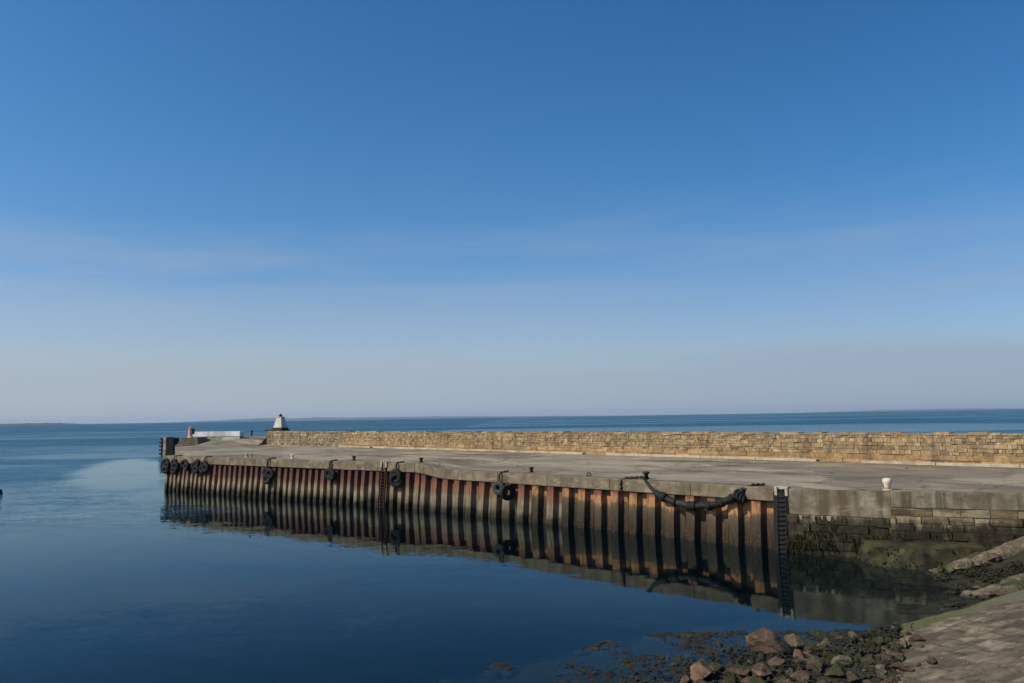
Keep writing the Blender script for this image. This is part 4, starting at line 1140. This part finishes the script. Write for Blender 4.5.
# faded red light pillar on the steps
pr = empty('light_pillar', (-55.0, 128.6, 5.41)); tag(pr, 'faded red light pillar with dark lamp box on the pier head steps', 'light pillar')
b = MB(); b.lathe([(.46, 0), (.43, .15), (.36, .2), (.34, 1.35), (.38, 1.4), (.38, 1.5)], 18); o = b.build('column', M_pink, pr, smooth=False)
b = MB(); b.box((.34, -.25, .55), (.6, .25, 1.5)); o = b.build('lamp_box', M_dark, pr); bevel(o, .03)
b = MB(); b.lathe([(.2, 1.505), (.2, 1.7), (.26, 1.72), (.08, 1.86)], 14); b.build('lamp', M_palepaint, pr)
b = MB(); b.lathe([(.16, 0), (.15, .9), (.2, .95), (.2, 1.05), (.1, 1.1)], 12); o = b.build('post', M_bollard_dark, loc=(-48.6, 140.2, 5.25)); tag(o, 'short dark post standing at the right end of the whitewashed wall', 'post')
# outer dolphin: fendered mooring structure in the water off the head
dr = empty('mooring_dolphin', (-84.6, 186, 0), R(-10)); tag(dr, 'dark timber-faced mooring dolphin in the water beyond the pier head', 'dolphin')
b = MB(); b.box((-1.25, -.8, -4), (-.35, 1.4, 4.45)); b.build('concrete_pile', M_palepaint, dr)
b = MB()
for i in range(5): b.box((-.33 + i * .42, -1.1, -3), (.05 + i * .42, -.75, 4.35 + .1 * (i % 2)))
b.box((-.33, -.74, -3), (1.7, 1.2, 4.2)); b.build('timber_face', M_timber, dr)
b = MB()
for z in (.2, 1.1, 2., 2.9, 3.8): b.box((-2.5 + .3 * (z > 3), -.6, z), (-1.27, .4, z + .4))
b.box((-2.1, -.3, -3), (-1.6, .3, 4.0)); b.build('fender_arm', M_timber, dr)
# floating buoy at the left
bu = empty('mooring_buoy', (-60.4, 88.6, 0)); tag(bu, 'dark mooring buoy floating at the far left edge of the harbour', 'buoy')
b = MB(); b.lathe([(.2, -.4), (.55, -.25), (.68, .05), (.62, .4), (.36, .66), (.12, .74)], 22); b.build('float', M_black, bu, smooth=True)
b = MB(); b.torus(.14, .03, (0, 0, .86), Matrix.Rotation(R(90), 3, 'X'), 14, 6); b.build('ring', M_iron, bu, smooth=True)

# ------------------------------------------------------------------ sky, sun, camera
SUN_EL = R(40); SUN_AZ = R(250)                  # azimuth clockwise from +Y: the sun stands behind the camera to the left
wd = bpy.data.worlds.new('World'); sc.world = wd; wd.use_nodes = True
t = NT(wd.node_tree)
sky = t.n('ShaderNodeTexSky', sky_type='NISHITA', sun_disc=False, sun_elevation=SUN_EL, sun_rotation=SUN_AZ, altitude=0., air_density=1.0, dust_density=.6, ozone_density=2.6)
vec = t.n('ShaderNodeTexCoord').outputs['Generated']
x, y, z = t.sep(vec)
el = t.math('DIVIDE', z, t.math('MAXIMUM', t.n('ShaderNodeVectorMath', {0: vec}, operation='LENGTH').outputs['Value'], .001))
# thin bank of high cloud low over the sea, streaked along the horizon, and a few wisps above it
cl = t.noise(t.mapv(vec, (1.3, 0, .2), scl=(1.6, 1.6, 16)), 1.5, 6, .6, .3)
cl2 = t.noise(t.mapv(vec, (7.1, 3, .9), scl=(1.1, 1.1, 9)), 1.7, 6, .62, .6)
edge = t.math('ADD', el, t.math('MULTIPLY', t.math('SUBTRACT', cl, .5), .09))
edge2 = t.math('ADD', el, t.math('MULTIPLY', t.math('SUBTRACT', cl2, .5), .3))
bank = t.math('MULTIPLY', t.sstep(edge, .135, .055), .9)
veil = t.math('MULTIPLY', t.sstep(edge2, .27, .08), .42)
wis = t.noise(t.mapv(vec, (4, 2, 0), scl=(2.0, 2.0, 20)), 1.3, 8, .64, .7)
wisp = t.math('MULTIPLY', t.math('MULTIPLY', t.sstep(wis, .5, .68), t.sstep(el, .26, .13)), .5)
f = t.math('MAXIMUM', t.math('MAXIMUM', bank, veil), wisp)
hs = t.n('ShaderNodeHueSaturation', {'Saturation': 1.33, 'Value': 1.17, 'Color': sky.outputs[0]})
c = t.mix(f, t.mix(1., t.mix(1., hs.outputs[0], t.mix(t.sstep(x, -.1, .6), (1., 1., 1.), (.78, .85, .9)), 'MULTIPLY'), t.mix(t.sstep(el, .06, .34), (.95, .9, 1.02), (.99, 1.05, 1.06)), 'MULTIPLY'), t.mix(t.sstep(x, -.55, .6), (4.0, 4.7, 5.5), (3.15, 4.0, 5.1)))
bg = t.n('ShaderNodeBackground', {'Color': c, 'Strength': .1})
o = t.n('ShaderNodeOutputWorld'); t.t.links.new(bg.outputs[0], o.inputs['Surface'])

sd = bpy.data.lights.new('sun', 'SUN'); sd.energy = 4.2; sd.angle = R(.5); sd.color = (1., .9, .75)
so = bpy.data.objects.new('sun', sd); col.objects.link(so)
dirv = Vector((math.sin(SUN_AZ) * math.cos(SUN_EL), math.cos(SUN_AZ) * math.cos(SUN_EL), math.sin(SUN_EL)))
so.rotation_euler = dirv.to_track_quat('Z', 'Y').to_euler(); so.location = dirv * 60

cam = bpy.data.cameras.new('camera'); cam.sensor_width = 36; cam.lens = 750 / 1024 * 36; cam.clip_start = .1; cam.clip_end = 300000
co = bpy.data.objects.new('camera', cam); col.objects.link(co)
hy = 417.2 - 341.5; th = math.atan(.0155); pit = math.atan(hy * math.cos(th) / 750)
fw = Vector((0, math.cos(pit), math.sin(pit))); U = Vector((0, -math.sin(pit), math.cos(pit))); H = Vector((1, 0, 0))
rx = H * math.cos(th) - U * math.sin(th); uy = H * math.sin(th) + U * math.cos(th)
Mx = Matrix((rx, uy, -fw)).transposed().to_4x4(); Mx.translation = Vector((0, 0, 8)); co.matrix_world = Mx
sc.camera = co
vs_ = sc.view_settings; vs_.view_transform = 'Standard'; vs_.look = 'None'; vs_.exposure = 0; vs_.gamma = 1; vs_.use_curve_mapping = False
sc.cycles.use_denoising = True; sc.cycles.max_bounces = 8; sc.cycles.transparent_max_bounces = 12
